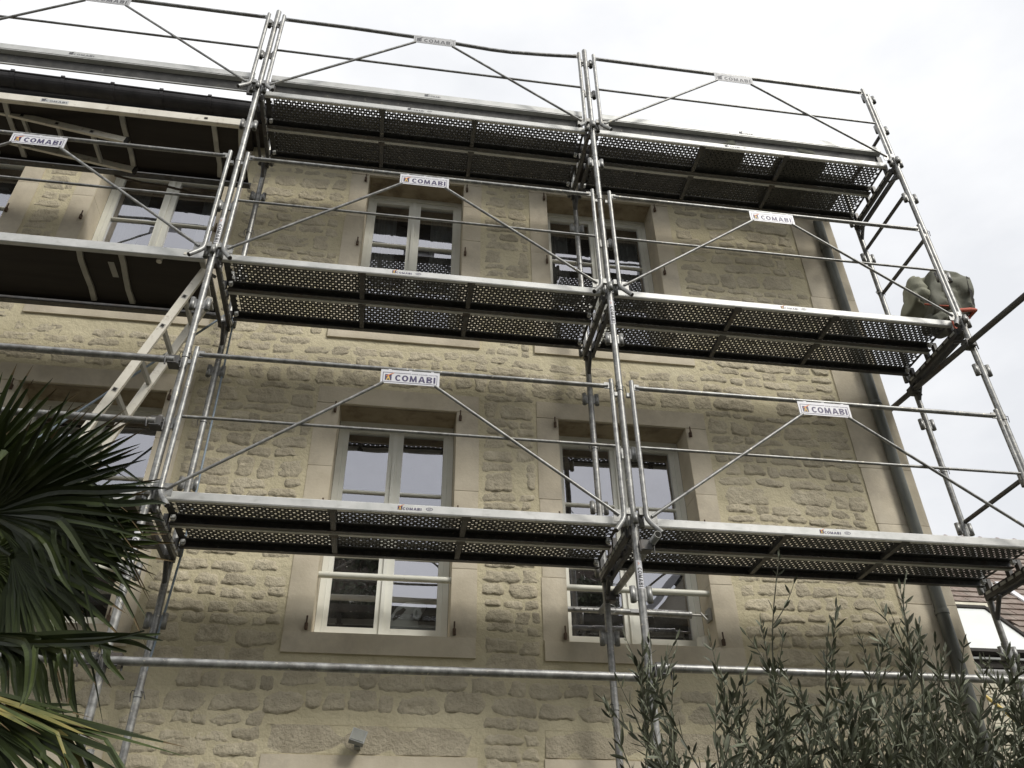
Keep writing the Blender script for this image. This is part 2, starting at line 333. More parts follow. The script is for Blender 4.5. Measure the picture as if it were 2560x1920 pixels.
# rubble stones: one mesh object each, the rest joined
excl = []
for a, b in OPX:
    excl += [(a-.21, b+.21, 2.06, 4.36), (a-.21, b+.21, -.66, 1.57), (a-.23, b+.23, -4.1, -1.08)]
rows = []; z = -4.08
while z < 4.42:
    h = random.uniform(.07, .125) if random.random() < .85 else random.uniform(.13, .19)
    rows.append((z, h)); z += h+random.uniform(.004, .014)
stones = []
for z, h in rows:
    free = [(XL+.05, 5.40)]
    for e in excl:
        if e[2] < z+h-.02 and e[3] > z+.02:
            nf = []
            for a, b in free:
                if e[1] <= a or e[0] >= b: nf.append((a, b)); continue
                if e[0] > a: nf.append((a, e[0]))
                if e[1] < b: nf.append((e[1], b))
            free = nf
    for a, b in free:
        x = a+random.uniform(.0, .03)
        while x < b-.07:
            wd = min(random.uniform(.09, .34)*(.7+h*3), b-x-.005)
            if random.random() < .05:
                x += wd*.6; continue
            dz = random.uniform(-.012, .012)
            if wd > .06: stones.append((x, x+wd, z+dz, z+dz+h*random.uniform(.80, 1.02)))
            x += wd+random.uniform(.004, .022)
def warp(X, Z): return X+noise.noise(Vector((X*1.3, Z*1.3, 31)))*.035, Z+noise.noise(Vector((X*1.1, Z*.8, 47)))*.05
def inside_ex(X, Z): return any(e[0]-.0 < X < e[1] and e[2] < Z < e[3] for e in excl) or X > 5.43
def stone_mb(mb, x0, x1, z0, z1, seed):
    rnd = random.Random(seed); nx = max(6, min(20, int((x1-x0)/.016))); nz = max(5, min(12, int((z1-z0)/.014)))
    cx, cz, hw, hh = (x0+x1)/2, (z0+z1)/2, (x1-x0)/2+.008, (z1-z0)/2*1.14+.003
    H = rnd.uniform(-.003, .0055); s0 = rnd.uniform(0, 99); vs = []; fs = []
    rough = rnd.uniform(.5, 1.3); up_ = .0028 if (cz > 1.6 and cx < 4.2) else 0; H -= up_; lean = rnd.uniform(.000, .006); cham = [rnd.uniform(0, .45) for _ in range(4)]; sk = rnd.uniform(-.18, .18)
    for j in range(nz+1):
        for i in range(nx+1):
            u = 2*i/nx-1; v = 2*j/nz-1; m_ = max(abs(u), abs(v))
            c = cham[(0 if u < 0 else 1)+(0 if v < 0 else 2)]; k = abs(u)+abs(v); q = 1-c*max(0, k-1)*.55
            X = cx+(u*q+sk*v*.4)*hw; Z = cz+v*q*hh
            f1 = noise.noise(Vector((X*11, Z*11, s0))); f2 = noise.noise(Vector((X*34, Z*34, s0)))
            X += (f1*.030+f2*.014)*m_; Z += (noise.noise(Vector((X*10, Z*12, s0+5)))*.022+noise.noise(Vector((X*36, Z*36, s0+9)))*.012)*m_
            X, Z = warp(X, Z)
            ed = 1-m_; a = min(1, ed*(6 if v < 0 else 2.6))
            n2 = noise.noise(Vector((X*20, Z*26, s0)))+.7*abs(noise.noise(Vector((X*44, Z*60, s0))))+.35*noise.noise(Vector((X*90, Z*90, s0)))
            p = -.006 + a*(max(.0, H-lean*v)+.0100-up_*.6+n2*.008*rough)
            if inside_ex(X, Z): p = -.01
            vs.append((X, WY-p, Z))
    for j in range(nz):
        for i in range(nx): a = j*(nx+1)+i; fs.append((a, a+1, a+nx+2, a+nx+1))
    mb.add(vs, fs, 0, True)
def vis(s):
    x = (s[0]+s[1])/2; z = (s[2]+s[3])/2
    return -1.75 < z < 4.3 and x > -3.4 and not (.0-.15 < z < .15)
vis_s = sorted([s for s in stones if vis(s)], key=lambda s: -(s[1]-s[0])*(s[3]-s[2])/(4+s[2]))
for k, s in enumerate(vis_s[:300]):
    mb = MB(); stone_mb(mb, *s, k); hp('stone', mb, STONE)
rest = MB()
for k, s in enumerate([s for s in stones if s not in set(vis_s[:300])]): stone_mb(rest, *s, 1000+k)
hp('small_stones', rest, STONE, kind='stuff')

# dressed surrounds, quoins
def block(name, x0, x1, z0, z1, proud=.008, m=DRESS, depth=.26, label=None):
    g_ = .0018; mb = MB(); X0, X1, Z0, Z1 = x0+g_, x1-g_, z0+g_, z1-g_; y = WY-proud-.004; c = .006
    nx = max(2, int((X1-X0)/.06)); nz = max(2, int((Z1-Z0)/.06)); vs = []; fs = []
    for j in range(nz+1):
        for i in range(nx+1):
            X = X0+(X1-X0)*i/nx; Z = Z0+(Z1-Z0)*j/nz
            edge = i in (0, nx) or j in (0, nz)
            vs.append((X, y+(c if edge else 0)+noise.noise(Vector((X*6, Z*6, 1)))*(.003 if m is DRESS else .016), Z))
    for j in range(nz):
        for i in range(nx): a = j*(nx+1)+i; fs.append((a, a+1, a+nx+2, a+nx+1))
    mb.add(vs, fs, 0, True)
    ya = y+c; yb = WY+depth
    mb.add([(X0, ya, Z0), (X1, ya, Z0), (X1, ya, Z1), (X0, ya, Z1), (X0, yb, Z0), (X1, yb, Z0), (X1, yb, Z1), (X0, yb, Z1)],
           [(0, 4, 5, 1), (1, 5, 6, 2), (2, 6, 7, 3), (3, 7, 4, 0)], 0)
    return hp(name, mb, m, label=label)
for a, b in OPX:
    for c, d in OPZ:
        g_ = c == -4.1; wd = .21 if g_ else .185
        top = d+.165
        block('lintel_stone', a-wd, b+wd, d, top, .010)
        if not g_: block('sill_stone', a-wd, b+wd, c-.145, c, .022)
        for sx_ in (0, 1):
            z = c; k = 0
            while z < d-.05:
                h = random.uniform(.45, .8); z2 = min(d, z+h)
                if d-z2 < .2: z2 = d
                x0, x1 = ((a-wd+random.uniform(-.008, .008)), a) if sx_ == 0 else (b, b+wd+random.uniform(-.008, .008))
                block('jamb_stone', x0, x1, z, z2, .007+random.uniform(0, .003), depth=.25); z = z2; k += 1
        if g_: block('relieving_stone', a-wd+.01, b+wd-.01, top+.004, top+.18, .004, ROUGH)
z = ZB
while z < ZT-.05:
    h = random.uniform(.5, .75); z2 = min(ZT-.001, z+h); block('quoin_stone', 5.42+random.uniform(-.015, .015), 5.895, z, z2, .014, depth=.12); z = z2

# eave, gutter, roof
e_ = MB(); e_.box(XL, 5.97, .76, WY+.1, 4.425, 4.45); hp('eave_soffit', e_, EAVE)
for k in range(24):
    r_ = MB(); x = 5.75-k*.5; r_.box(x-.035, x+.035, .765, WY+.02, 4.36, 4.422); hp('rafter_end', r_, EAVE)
def arcprof(cy, cz, r, t, n=12):
    o_ = [(cy-r*math.cos(math.pi*k/n), cz-r*math.sin(math.pi*k/n)) for k in range(n+1)]
    i_ = [(cy-(r-t)*math.cos(math.pi*k/n), cz-(r-t)*math.sin(math.pi*k/n)) for k in range(n+1)][::-1]
    return o_+i_
gt = MB(); gt.sweep(arcprof(.665, 4.51, .088, .006), XL, 5.98); gt.tube((XL, .578, 4.512), (5.98, .578, 4.512), .011, 8); gt.v = [(x, y, z-.022*(x+.3)) for x, y, z in gt.v]; hp('gutter', gt, GUT, label='dark zinc gutter along the eave')
for k in range(26):
    x = 5.7-k*.45; b_ = MB(); b_.sweep(arcprof(.665, 4.51, .095, .006), x-.017, x+.017); b_.box(x-.017, x+.017, .56, .585, 4.505, 4.528); b_.v = [(p, q, r-.022*(x+.3)) for p, q, r in b_.v]; hp('gutter_bracket', b_, GUT)
rf = MB(); rf.add([(XL, .70, 4.50), (5.98, .70, 4.50), (5.98, 5, 7.6), (XL, 5, 7.6), (XL, .70, 4.455), (5.98, .70, 4.455), (5.98, 5, 7.5), (XL, 5, 7.5), (XL, 9.3, 4.56), (5.98, 9.3, 4.56)],
    [(0, 1, 2, 3), (4, 7, 6, 5), (0, 4, 5, 1), (1, 5, 6, 2), (0, 3, 7, 4), (3, 2, 9, 8)]); hp('roof', rf, SLATE)
# downpipe
dp = MB(); dp.path([(5.76, .67, 4.36), (5.76, .70, 4.30), (5.72, .92, 4.20), (5.715, .985, 4.12), (5.715, .985, -4.1)], .047, 16)
for zc in (3.7, 1.75, -.2, -2.2): dp.tube((5.715, .985, zc), (5.715, .985, zc+.035), .053, 16); dp.box(5.70, 5.73, .985, 1.04, zc, zc+.03)
hp('downpipe', dp, PIPE, label='grey zinc downpipe on the corner stones')
# shutter hinge pins
def hinge(x, z):
    h = MB(); h.box(x-.009, x+.009, WY-.035, WY+.01, z-.03, z+.012); h.tube((x, WY-.03, z+.01), (x, WY-.03, z+.062), .0062, 8); h.tube((x, WY-.03, z-.035), (x, WY-.03, z+.01), .012, 8); hp('hinge_pin', h, IRON)
for a, b in OPX:
    for zz in (4.10, 3.21, 2.42, 1.33, .45, -.46):
        hinge(a-.033, zz); hinge(b+.03, zz)
# windows
def window(a, b, c, d, idx):
    Y = 1.30; fz0, fz1 = c-.002, d
    root = MB()
    # reveal lining of the opening (stone) comes with the jamb blocks; frame here
    def fr(mb, x0, x1, z0, z1, y0=Y, y1=Y+.06, mi=0): mb.box(x0, x1, y0, y1, z0, z1, mi)
    fr(root, a, a+.045, c+.02, d, Y); fr(root, b-.045, b, c+.02, d, Y)
    fr(root, a, b, c-.0, c+.045, Y-.004, Y+.07); fr(root, a+.045, b-.045, d-.048, d, Y-.002)
    wdw = hp('window', root, FRAME)
    mid = (a+b)/2; gb, gtp = c+.138, d-.10
    for s_, (x0, x1) in enumerate(((a+.045, mid), (mid, b-.045))):
        sm = MB(); y0, y1 = Y+.010, Y+.05
        gx0, gx1 = (a+.082, mid-.06) if s_ == 0 else (mid+.06, b-.082)
        sm.box(x0+.001, gx0, y0, y1, c+.05, d-.05); sm.box(gx1, x1-.001, y0, y1, c+.05, d-.05)
        sm.box(gx0, gx1, y0+.001, y1, c+.05, gb); sm.box(gx0, gx1, y0+.001, y1, gtp, d-.05)
        if s_ == 0: sm.box(mid-.022, mid+.008, Y-.006, Y+.009, c+.06, d-.055)
        if s_ == 1 and idx == 0: sm.box(mid+.12, b-.16, Y-.007, Y-.003, d-.044, d-.028)
        H = (gtp-gb-2*.02)/3; muntz = []
        sash = obj('sash', sm.mesh('sash', FRAME), wdw)
        for k in range(3):
            z0 = gb+k*(H+.02); z1 = z0+H
            # sashes tolerate a tiny tilt, so each pane mirrors its own patch of sky
            tl = random.uniform(-.002, .002); t2 = random.uniform(-.001, .003)+.0025*(z1-z0)/.5 if k else -.007; pm = MB(); yg = Y+.032
            pm.add([(gx0-.004, yg-tl-t2, z0-.004), (gx1+.004, yg+tl-t2, z0-.004), (gx1+.004, yg+tl+t2, z1+.004), (gx0-.004, yg-tl+t2, z1+.004)], [(0, 1, 2, 3)])
            obj('pane', pm.mesh('pane', GLASS), wdw)
            if k < 2:
                mm = MB(); mm.sweep([(y0+.006, z1), (y0+.001, z1+.006), (y0+.001, z1+.014), (y0+.006, z1+.02), (y1, z1+.02), (y1, z1)], gx0, gx1); obj('glazing_bar', mm.mesh('glazing_bar', FRAME), wdw)
    # soffit and side reveals, one stained plaster shell
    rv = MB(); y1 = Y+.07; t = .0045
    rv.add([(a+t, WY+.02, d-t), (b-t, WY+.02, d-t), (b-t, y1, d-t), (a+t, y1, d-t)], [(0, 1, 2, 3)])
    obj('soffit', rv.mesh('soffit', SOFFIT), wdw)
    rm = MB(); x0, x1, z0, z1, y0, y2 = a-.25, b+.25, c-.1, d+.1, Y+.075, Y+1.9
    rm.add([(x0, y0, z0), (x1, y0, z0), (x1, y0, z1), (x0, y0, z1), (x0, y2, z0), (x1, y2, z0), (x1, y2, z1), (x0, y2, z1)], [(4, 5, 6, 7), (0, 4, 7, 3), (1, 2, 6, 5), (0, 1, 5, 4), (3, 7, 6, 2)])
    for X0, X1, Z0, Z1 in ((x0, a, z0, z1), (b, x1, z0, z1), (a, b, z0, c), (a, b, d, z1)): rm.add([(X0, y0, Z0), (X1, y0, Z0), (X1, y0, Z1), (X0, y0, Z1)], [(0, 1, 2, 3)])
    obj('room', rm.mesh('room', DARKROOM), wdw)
    if idx == 0:
        for X0, X1 in ((a+.05, a+.30), (b-.30, b-.05)):
            cm = MB(); n_ = 26; vs = []
            for j in range(2):
                for i in range(n_+1): vs.append((X0+(X1-X0)*i/n_, Y+.22+.022*math.sin(i*1.9)+.01*math.sin(i*.7), c+.05 if j == 0 else d-.05))
            cm.add(vs, [(i, i+1, n_+2+i, n_+1+i) for i in range(n_)], 0, True); obj('curtain', cm.mesh('curtain', CURT), wdw)
    return wdw
wins = {}
for i, (a, b) in enumerate(OPX):
    for j, (c, d) in enumerate(OPZ): wins[i, j] = window(a, b, c, d, j)
# white guard bars
def bar(a, b, z, y=1.10):
    m_ = MB(); m_.tube((a-.01, y, z), (b+.01, y, z), .0235, 16); hp('window_guard_bar', m_, BARW)
bar(.963, 1.917, -.063); bar(2.775, 3.89, -.074); bar(-1.505, -.393, -.09); bar(-3.32, -2.2, -.09)
# flap of peeled lining at the window reveal
fl = MB(); pts = []
for j in range(6):
    for i in range(6):
        u, v = i/5, j/5; pts.append((3.80+.085*u, 1.26-.05*math.sin(u*2.2)-.02*v, -.50+.13*v*(1-.2*u)+.03*u))
fl.add(pts, [(j*6+i, j*6+i+1, j*6+i+7, j*6+i+6) for j in range(5) for i in range(5)], 0, True); hp('peeling_lining', fl, FRAME)

# ------------------------------------------------------------ wall lamp above the ground-floor lintel
lamp = empty('wall_lamp', (1.35, 1.0, -1.2), 'small square grey floodlight on the wall above the lowest lintel', 'wall lamp')
l_ = MB(); R = Matrix.Translation((0, -.06, 0)) @ Matrix.Rotation(math.radians(-22), 4, 'X') @ Matrix.Rotation(math.radians(14), 4, 'Y') @ Matrix.Rotation(math.radians(8), 4, 'Z')
l_.box(-.048, .048, -.02, .02, -.044, .044, 0, R); l_.box(-.042, .042, -.024, -.02, -.038, .038, 1, R); l_.build('lamp_head', [GREYP, PIPE], lamp)
l_ = MB(); l_.box(-.02, .02, -.04, .04, -.055, -.03); l_.tube((0, .03, -.03), (0, -.04, -.02), .012); l_.build('bracket', GREYP, lamp)

# appliance standing behind the lower right-hand pane
ap = empty('grey_appliance', (1.66, 1.40, -.375), 'grey plastic appliance with round white dial behind the pane', 'appliance')
ap.scale = (1, 1, 1.35)
def slab(poly, y0, y1):
    m_ = MB(); n = len(poly); m_.add([(x, y0, z) for x, z in poly]+[(x, y1, z) for x, z in poly], [tuple(range(n)), tuple(range(n, 2*n))[::-1]]+[(i, n+i, n+(i+1) % n, (i+1) % n) for i in range(n)]); return m_
slab([(-.16, -.02), (-.16, .10), (-.12, .15), (-.05, .185), (.04, .185), (.10, .175), (.07, .15), (-.02, .11), (.04, .085), (.06, .02), (.02, -.02)], 0, .14).build('casing', SIGNG, ap)
slab([(-.145, .085), (-.12, .125), (-.07, .15), (-.05, .14), (-.09, .10), (-.14, .07)], -.004, .0).build('recess', DARKG, ap)
slab([(.05, .06), (.08, .065), (.18, .06), (.18, -.01), (.05, -.02)], .02, .13).build('base', SIGNG, ap)
d_ = MB(); d_.tube((.035, -.03, .115), (.035, .02, .115), .032, 24); d_.build('dial', SIGNW, ap)
d_ = MB()
d_.tube((.028, -.034, .122), (.028, -.0305, .122), .009, 12); d_.tube((.028, -.034, .105), (.028, -.0305, .105), .0105, 12); d_.build('dial_mark', GREYP, ap)
d_ = MB(); d_.path([(-.05, -.02, .01), (-.05, -.02, .03), (.05, -.02, .03), (.05, -.02, .01)], .0025, 6); d_.build('handle', ALUD, ap)

# ------------------------------------------------------------ scaffold
BX = [-2.995, 0.0, 3.005, 6.0145]
PW = .8065
LN = ['beyond the picture edge', 'beside the palm', 'between the two columns of windows', 'past the corner of the house']
def sticker(mb, z0, z1, mi_w, mi_k, r=.0247):
    # paper label wrapped round a standard, text running down
    f = lambda lx, lz: (math.sin(lx/r)*r, -math.cos(lx/r)*r, lz)
    cols = 10; hw = .021; vs = []; fs = []
    for j in (0, 1):
        for i in range(cols+1): x, y, z = f(-hw+2*hw*i/cols, z0 if j == 0 else z1); vs.append((x*1.02, y*1.02, z))
    for i in range(cols): fs.append((i, i+1, cols+2+i, cols+1+i))
    mb.add(vs, fs, mi_w, True)
    L = z1-z0; rr = 1.035
    def clip(poly, k, keep_above):
        o_ = []
        for i in range(len(poly)):
            p, q = poly[i], poly[(i+1) % len(poly)]; ip = (p[1] >= k) == keep_above or p[1] == k; iq = (q[1] >= k) == keep_above or q[1] == k
            if ip: o_.append(p)
            if ip != iq and p[1] != q[1]: t = (k-p[1])/(q[1]-p[1]); o_.append((p[0]+t*(q[0]-p[0]), k))
        return o_
    for fc in TXT[1]:
        base_ = [TXT[0][i] for i in fc]
        for j in range(8):
            pl = clip(clip(base_, -.5+j/8, True), -.5+(j+1)/8, False)
            if len(pl) < 3: continue
            pts = []
            for a, b in pl:
                x, y, z = f(b*.027, z1-.27*L-(a+.5)*L*.68); pts.append((x*rr, y*rr, z))
            mb.add(pts, [tuple(range(len(pts)))], mi_k)
    q = [f(lx, lz) for lx, lz in ((-.012, z1-.06*L), (.012, z1-.06*L), (.012, z1-.20*L), (-.012, z1-.20*L))]; mb.add([(x*rr, y*rr, z) for x, y, z in q], [(0, 1, 2, 3)], mi_k)
    q = [f(lx, lz) for lx, lz in ((-.008, z1-.07*L), (.003, z1-.12*L), (-.008, z1-.17*L), (-.008, z1-.15*L), (-.001, z1-.12*L), (-.008, z1-.09*L))]; mb.add([(x*1.05, y*1.05, z) for x, y, z in q], [(0, 1, 2, 3, 4, 5)], 2)
STK = {(1, 1): (-.505, -.265), (1, 2): (2.03, 2.30), (2, 2): (1.58, 1.82), (2, 1): (-.52, -.335)}
SOCK = {}
for sg in (-1, 1):
    s_ = MB(); s_.pipe((sg*.0525, 0, -.05), (sg*.0525, 0, .05), .0195, .0155, 12); s_.box(min(sg*.02, sg*.038), max(sg*.02, sg*.038), -.006, .006, -.04, .04); SOCK[sg] = s_.mesh('socket', GALV)
s_ = MB(); s_.pipe((0, -.044, -.04), (0, -.044, .03), .0185, .015, 12); SOCK[0] = s_.mesh('socket', GALV)
def frame(b, lv):
    x = BX[b]; z0 = -1.03+2*(lv-1); z1 = z0+2.0
    if lv == 0: z0 = -4.0
    if lv == 3: z1 = 5.17 if b != 3 else 5.02
    dz = 2*(lv-1)
    lvn = ['lowest lift below the bottom deck', 'lift that carries the bottom deck', 'lift that carries the middle deck', 'top lift that carries the highest deck'][lv]
    root = empty('scaffold_frame', (x, 0, z0), f'galvanised scaffold frame {LN[b]}, {lvn}', 'scaffold frame', 'scaffold frames')
    for y in (0, PW):
        zz1 = z1 if y == 0 else (z1 if lv < 3 else 4.50)
        m_ = MB(); m_.tube((0, y, 0), (0, y, zz1-z0-.004), .0242, 16)
        m_.tube((0, y, 0), (0, y, .05), .0275, 16)          # sleeve joint at the foot
        st = obj('standard', m_.mesh('standard', GALV if (y == 0) else GALV), root)
        zs_ = [(-.05+.5*k) for k in range(-8, 12) if z0+.02 < -.05+.5*k < zz1-.02]
        for q in zs_:
            for sg in (-1, 1): obj('socket', SOCK[sg], root, (0, y, q-z0))
            if y == 0 and abs((q+.05) % 2) < .01: obj('socket', SOCK[0], root, (0, y, q-z0))
        # wedge pins with safety clips at the joint
        c_ = MB(); c_.path([(-.034, y-.01, -.03), (-.045, y, .02), (-.034, y-.02, .035), (.034, y-.02, .03), (.046, y, -.01)], .0032, 6); obj('locking_clip', c_.mesh('locking_clip', GALVD), root)
    if lv > 0:
        t_ = MB(); zt = dz-z0
        for sg in (-1, 1):
            t_.box(sg*.040-.006, sg*.040+.006, .045, PW-.05, zt-.145, zt-.085)
            t_.box(min(sg*.046, sg*.02), max(sg*.046, sg*.02), .045, PW-.05, zt-.150, zt-.145)
            for k in range(8): t_.box(min(sg*.046, sg*.052), max(sg*.046, sg*.052), .07+k*.09, .13+k*.09, zt-.12, zt-.10, 1)
        t_.box(-.034, .034, .0, .06, zt-.15, zt-.09); t_.box(-.034, .034, PW-.07, PW, zt-.15, zt-.09)
        t_.tube((0, .02, zt-.235), (0, .16, zt-.14), .014, 8); t_.path([(0, PW-.01, zt-.30), (0, PW-.05, zt-.24), (0, PW-.12, zt-.145)], .017, 8)
        obj('transom', t_.mesh('transom', [GALVD, RAILF]), root)
    if (b, lv) in STK:
        s_ = MB(); a_, c_ = STK[(b, lv)]; sticker(s_, a_-z0, c_-z0, 0, 1); obj('sticker', s_.mesh('sticker', [SIGNW, INKK, ORANGE]), root)
    if lv == 0:
        s_ = MB(); 
        for y in (0, PW): s_.box(-.075, .075, y-.075, y+.075, -.1, -.09); s_.tube((0, y, -.09), (0, y, .04), .017, 10)
        obj('base_plate', s_.mesh('base_plate', GALVD), root)
    return root
for b in range(4):
    for lv in range(4): frame(b, lv)

# perforated planks
def perforated(L=2.86, y0=.030, y1=.302):
    mb = MB(); P, Rr = .047, .0292; rows_ = int((y1-y0)/Rr); n = int(L/P); xo = (3.0-n*P)/2
    def cell(cx, cy, w, h, r, rim):
        a8 = [math.pi/8+k*math.pi/4 for k in range(8)]
        inn = [(cx+r*math.cos(a), cy+r*math.sin(a)*.98, 0) for a in a8]
        hx, hy = w/2, h/2
        out = [(cx+hx, cy+hy*.41, 0), (cx+hx*.41, cy+hy, 0), (cx-hx*.41, cy+hy, 0), (cx-hx, cy+hy*.41, 0), (cx-hx, cy-hy*.41, 0), (cx-hx*.41, cy-hy, 0), (cx+hx*.41, cy-hy, 0), (cx+hx, cy-hy*.41, 0)]
        cor = [(cx+hx, cy+hy, 0), (cx-hx, cy+hy, 0), (cx-hx, cy-hy, 0), (cx+hx, cy-hy, 0)]
        top = [(x, y, rim) for x, y, _ in inn]
        fs = [(k, (k+1) % 8, 8+(k+1) % 8, 8+k) for k in range(8)]
        fs += [(8, 16, 9), (10, 17, 11), (12, 18, 13), (14, 19, 15)]
        fs += [(k, 20+k, 20+(k+1) % 8, (k+1) % 8) for k in range(8)]
        mb.add(inn+out+cor+top, fs, 0)
    for j in range(rows_):
        cy = y0+Rr*(j+.5); off = .5*P*(j % 2)
        for i in range(n):
            x = xo+i*P+off*.0+ (P*.5 if j % 2 else 0)
            cell(x+.016, cy, .032, Rr, .0088, .0025); cell(x+.0395, cy, .015, Rr, .0032, .002)
    return mb, xo, n*P, y0+rows_*Rr
def make_plank():
    root = empty('perforated_plank')
    mb, xo, Lp, ye = perforated()
    for v in range(len(mb.v)): mb.v[v] = (mb.v[v][0], mb.v[v][1], mb.v[v][2]-.012)
    mb.box(.045, xo, .004, .351, -.014, -.010); mb.box(xo+Lp+.0235, 2.955, .004, .351, -.014, -.010)
    mb.box(xo, xo+Lp+.0235, .004, .0275, -.014, -.010); mb.box(xo, xo+Lp+.0235, ye+.0005, .351, -.014, -.010)
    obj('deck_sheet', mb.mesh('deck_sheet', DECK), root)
    fr_ = MB(); fr_.sweep([(0, -.004), (-.004, -.010), (-.004, -.058), (0, -.066), (.026, -.066), (.026, -.062), (.004, -.061), (.004, -.004)], .05, 2.95)
    obj('front_edge', fr_.mesh('front_edge', RAILF), root)
    fr_ = MB(); fr_.sweep([(.354, -.004), (.356, -.010), (.356, -.058), (.353, -.066), (.318, -.066), (.318, -.062), (.35, -.061), (.35, -.004)], .05, 2.95)
    obj('back_edge', fr_.mesh('back_edge', GALVD), root)
    for x in (1.085, 1.925):
        r_ = MB(); r_.sweep([(.027, -.062), (.317, -.062), (.317, -.03), (.027, -.03)], x-.017, x+.017); r_.sweep([(.005, -.064), (.05, -.069), (.05, -.067), (.005, -.0665)], x-.03, x+.03)
        obj('cross_rib', r_.mesh('cross_rib', GALVD), root)
    for sx_, x in ((1, .05), (-1, 2.95)):
        for y in (.05, .30):
            h_ = MB(); h_.box(min(x, x-sx_*.03), max(x, x-sx_*.03), y-.02, y+.02, -.10, -.02); obj('claw', h_.mesh('claw', GALVD), root)
        h_ = MB(); h_.box(x+sx_*.03-.014, x+sx_*.03+.014, .27, .305, -.052, -.030); h_.tube((x+sx_*.03, .29, -.062), (x+sx_*.03, .29, -.05), .013, 10); obj('latch', h_.mesh('latch', RAILF), root)
    return root
proto = make_plank(); first = True
def print_on(root, x0, z0, ink, orange, L=.115, h=.02, y=-.0046, nf=True):
    m_ = MB(); m_.add([(x0-.01, y+.0003, z0-.008), (x0+L+.012, y+.0003, z0-.008), (x0+L+.012, y+.0003, z0+h+.008), (x0-.01, y+.0003, z0+h+.008)], [(0, 1, 2, 3)], 3)
    emblem(m_, x0, x0+h*1.15, z0, z0+h*1.1, y, 0, 1, 2); put_text(m_, TXT, x0+h*1.25, x0+L, z0, z0+h*.72, y-.0003, 0)
    if nf:
        cx, cz = x0+L+.05, z0+h*.55; ring = []
        for k in range(20): a = 2*math.pi*k/20; ring += [(cx+.022*math.cos(a), y, cz+.011*math.sin(a)), (cx+.018*math.cos(a), y, cz+.008*math.sin(a))]
        m_.add(ring, [(2*k, (2*k+2) % 40, (2*k+3) % 40, 2*k+1) for k in range(20)], 0); put_text(m_, NFT, cx-.009, cx+.009, cz-.005, cz+.005, y, 0)
    return obj('printed_mark', m_.mesh('printed_mark', [ink, orange, YELLOW if orange is ORANGE else ink, RAILF]), root)
DK = ['bottom deck', 'middle deck', 'top deck']; BAYN = {1: 'bay starting beside the palm', 2: 'bay at the house corner'}; BAYP = {1: 'bay starting beside the palm', 2: 'bay at the house corner'}
MARKS = {(1, 0): 1.488, (2, 0): 4.308, (1, 1): 1.312, (2, 1): 4.448, (1, 2): 1.308, (2, 2): 4.305}
for b in (1, 2):
    for lv in range(3):
        for row in (0, 1):
            lab = f'{DK[lv]}, {"outer bright-edged" if row == 0 else "wall-side"} perforated plank, {BAYP[b]}'
            loc = (BX[b]+.0, .047+.362*row, 2*lv)
            if first: p = proto; p.location = loc; p['label'] = lab; p['category'] = 'scaffold plank'; p['group'] = 'perforated scaffold planks'; first = False; base = p
            else: p = copy_tree(base, loc, lab)
            todo = (p, b, lv, row)
            MARKS.setdefault('list', []).append(todo)
for p, b, lv, row in MARKS['list']:
    if row == 0: print_on(p, MARKS[(b, lv)]-BX[b], -.046, INKG if lv == 2 else INK, INKG if lv == 2 else ORANGE, L=.15, h=.026)
    else: print_on(p, .3+.2*b, -.046, INKK, INKK, L=.15, h=.026, nf=False)

# guardrails
def make_guard():
    root = empty('guardrail'); Lg = 3.0
    for s_, x in ((1, .072), (-1, 2.928)):
        m_ = MB(); m_.path([(x, 0, 1.03), (x, 0, .4), (x, 0, -.03), (x+s_*.004, -.002, -.06), (x+s_*.018, -.012, -.09), (x+s_*.075, -.045, -.175)], .0172, 12)
        m_.tube((x+s_*.0752, -.0452, -.1752), (x+s_*.0752+s_*.0012, -.0460, -.1765), .0145, 12, 1)
        m_.box(min(x+s_*.015, x+s_*.07), max(x+s_*.015, x+s_*.07), -.003, .003, -.09, -.005)
        m_.box(min(x-s_*.01, x-s_*.045), max(x-s_*.01, x-s_*.045), .002, .03, -.03, .015); m_.box(min(x-s_*.005, x-s_*.04), max(x-s_*.005, x-s_*.04), .005, .03, .90, .93)
        obj('upright', m_.mesh('upright', [GALV, DARKG]), root)
    m_ = MB(); pts = [(.088, .0, .975), (.10, 0, .973)]+[(x, 0, .9705) for x in (.14, .8, 1.5, 2.2, 2.86)]+[(2.90, 0, .973), (2.912, 0, .975)]
    m_.path(pts[1:-1], .0172, 12); m_.box(.075, .125, -.005, .005, .95, 1.0); m_.box(2.875, 2.925, -.005, .005, .95, 1.0); obj('top_rail', m_.mesh('top_rail', GALV), root)
    m_ = MB(); m_.tube((.085, 0, .475), (2.915, 0, .475), .0108, 10); obj('mid_rail', m_.mesh('mid_rail', GALV), root)
    for s_, x, xe in ((1, .105, 1.325), (-1, 2.895, 1.675)):
        m_ = MB(); m_.tube((x, -.004, -.045), (xe, -.022, .842), .0108, 10); obj('diagonal', m_.mesh('diagonal', GALV), root)
    return root
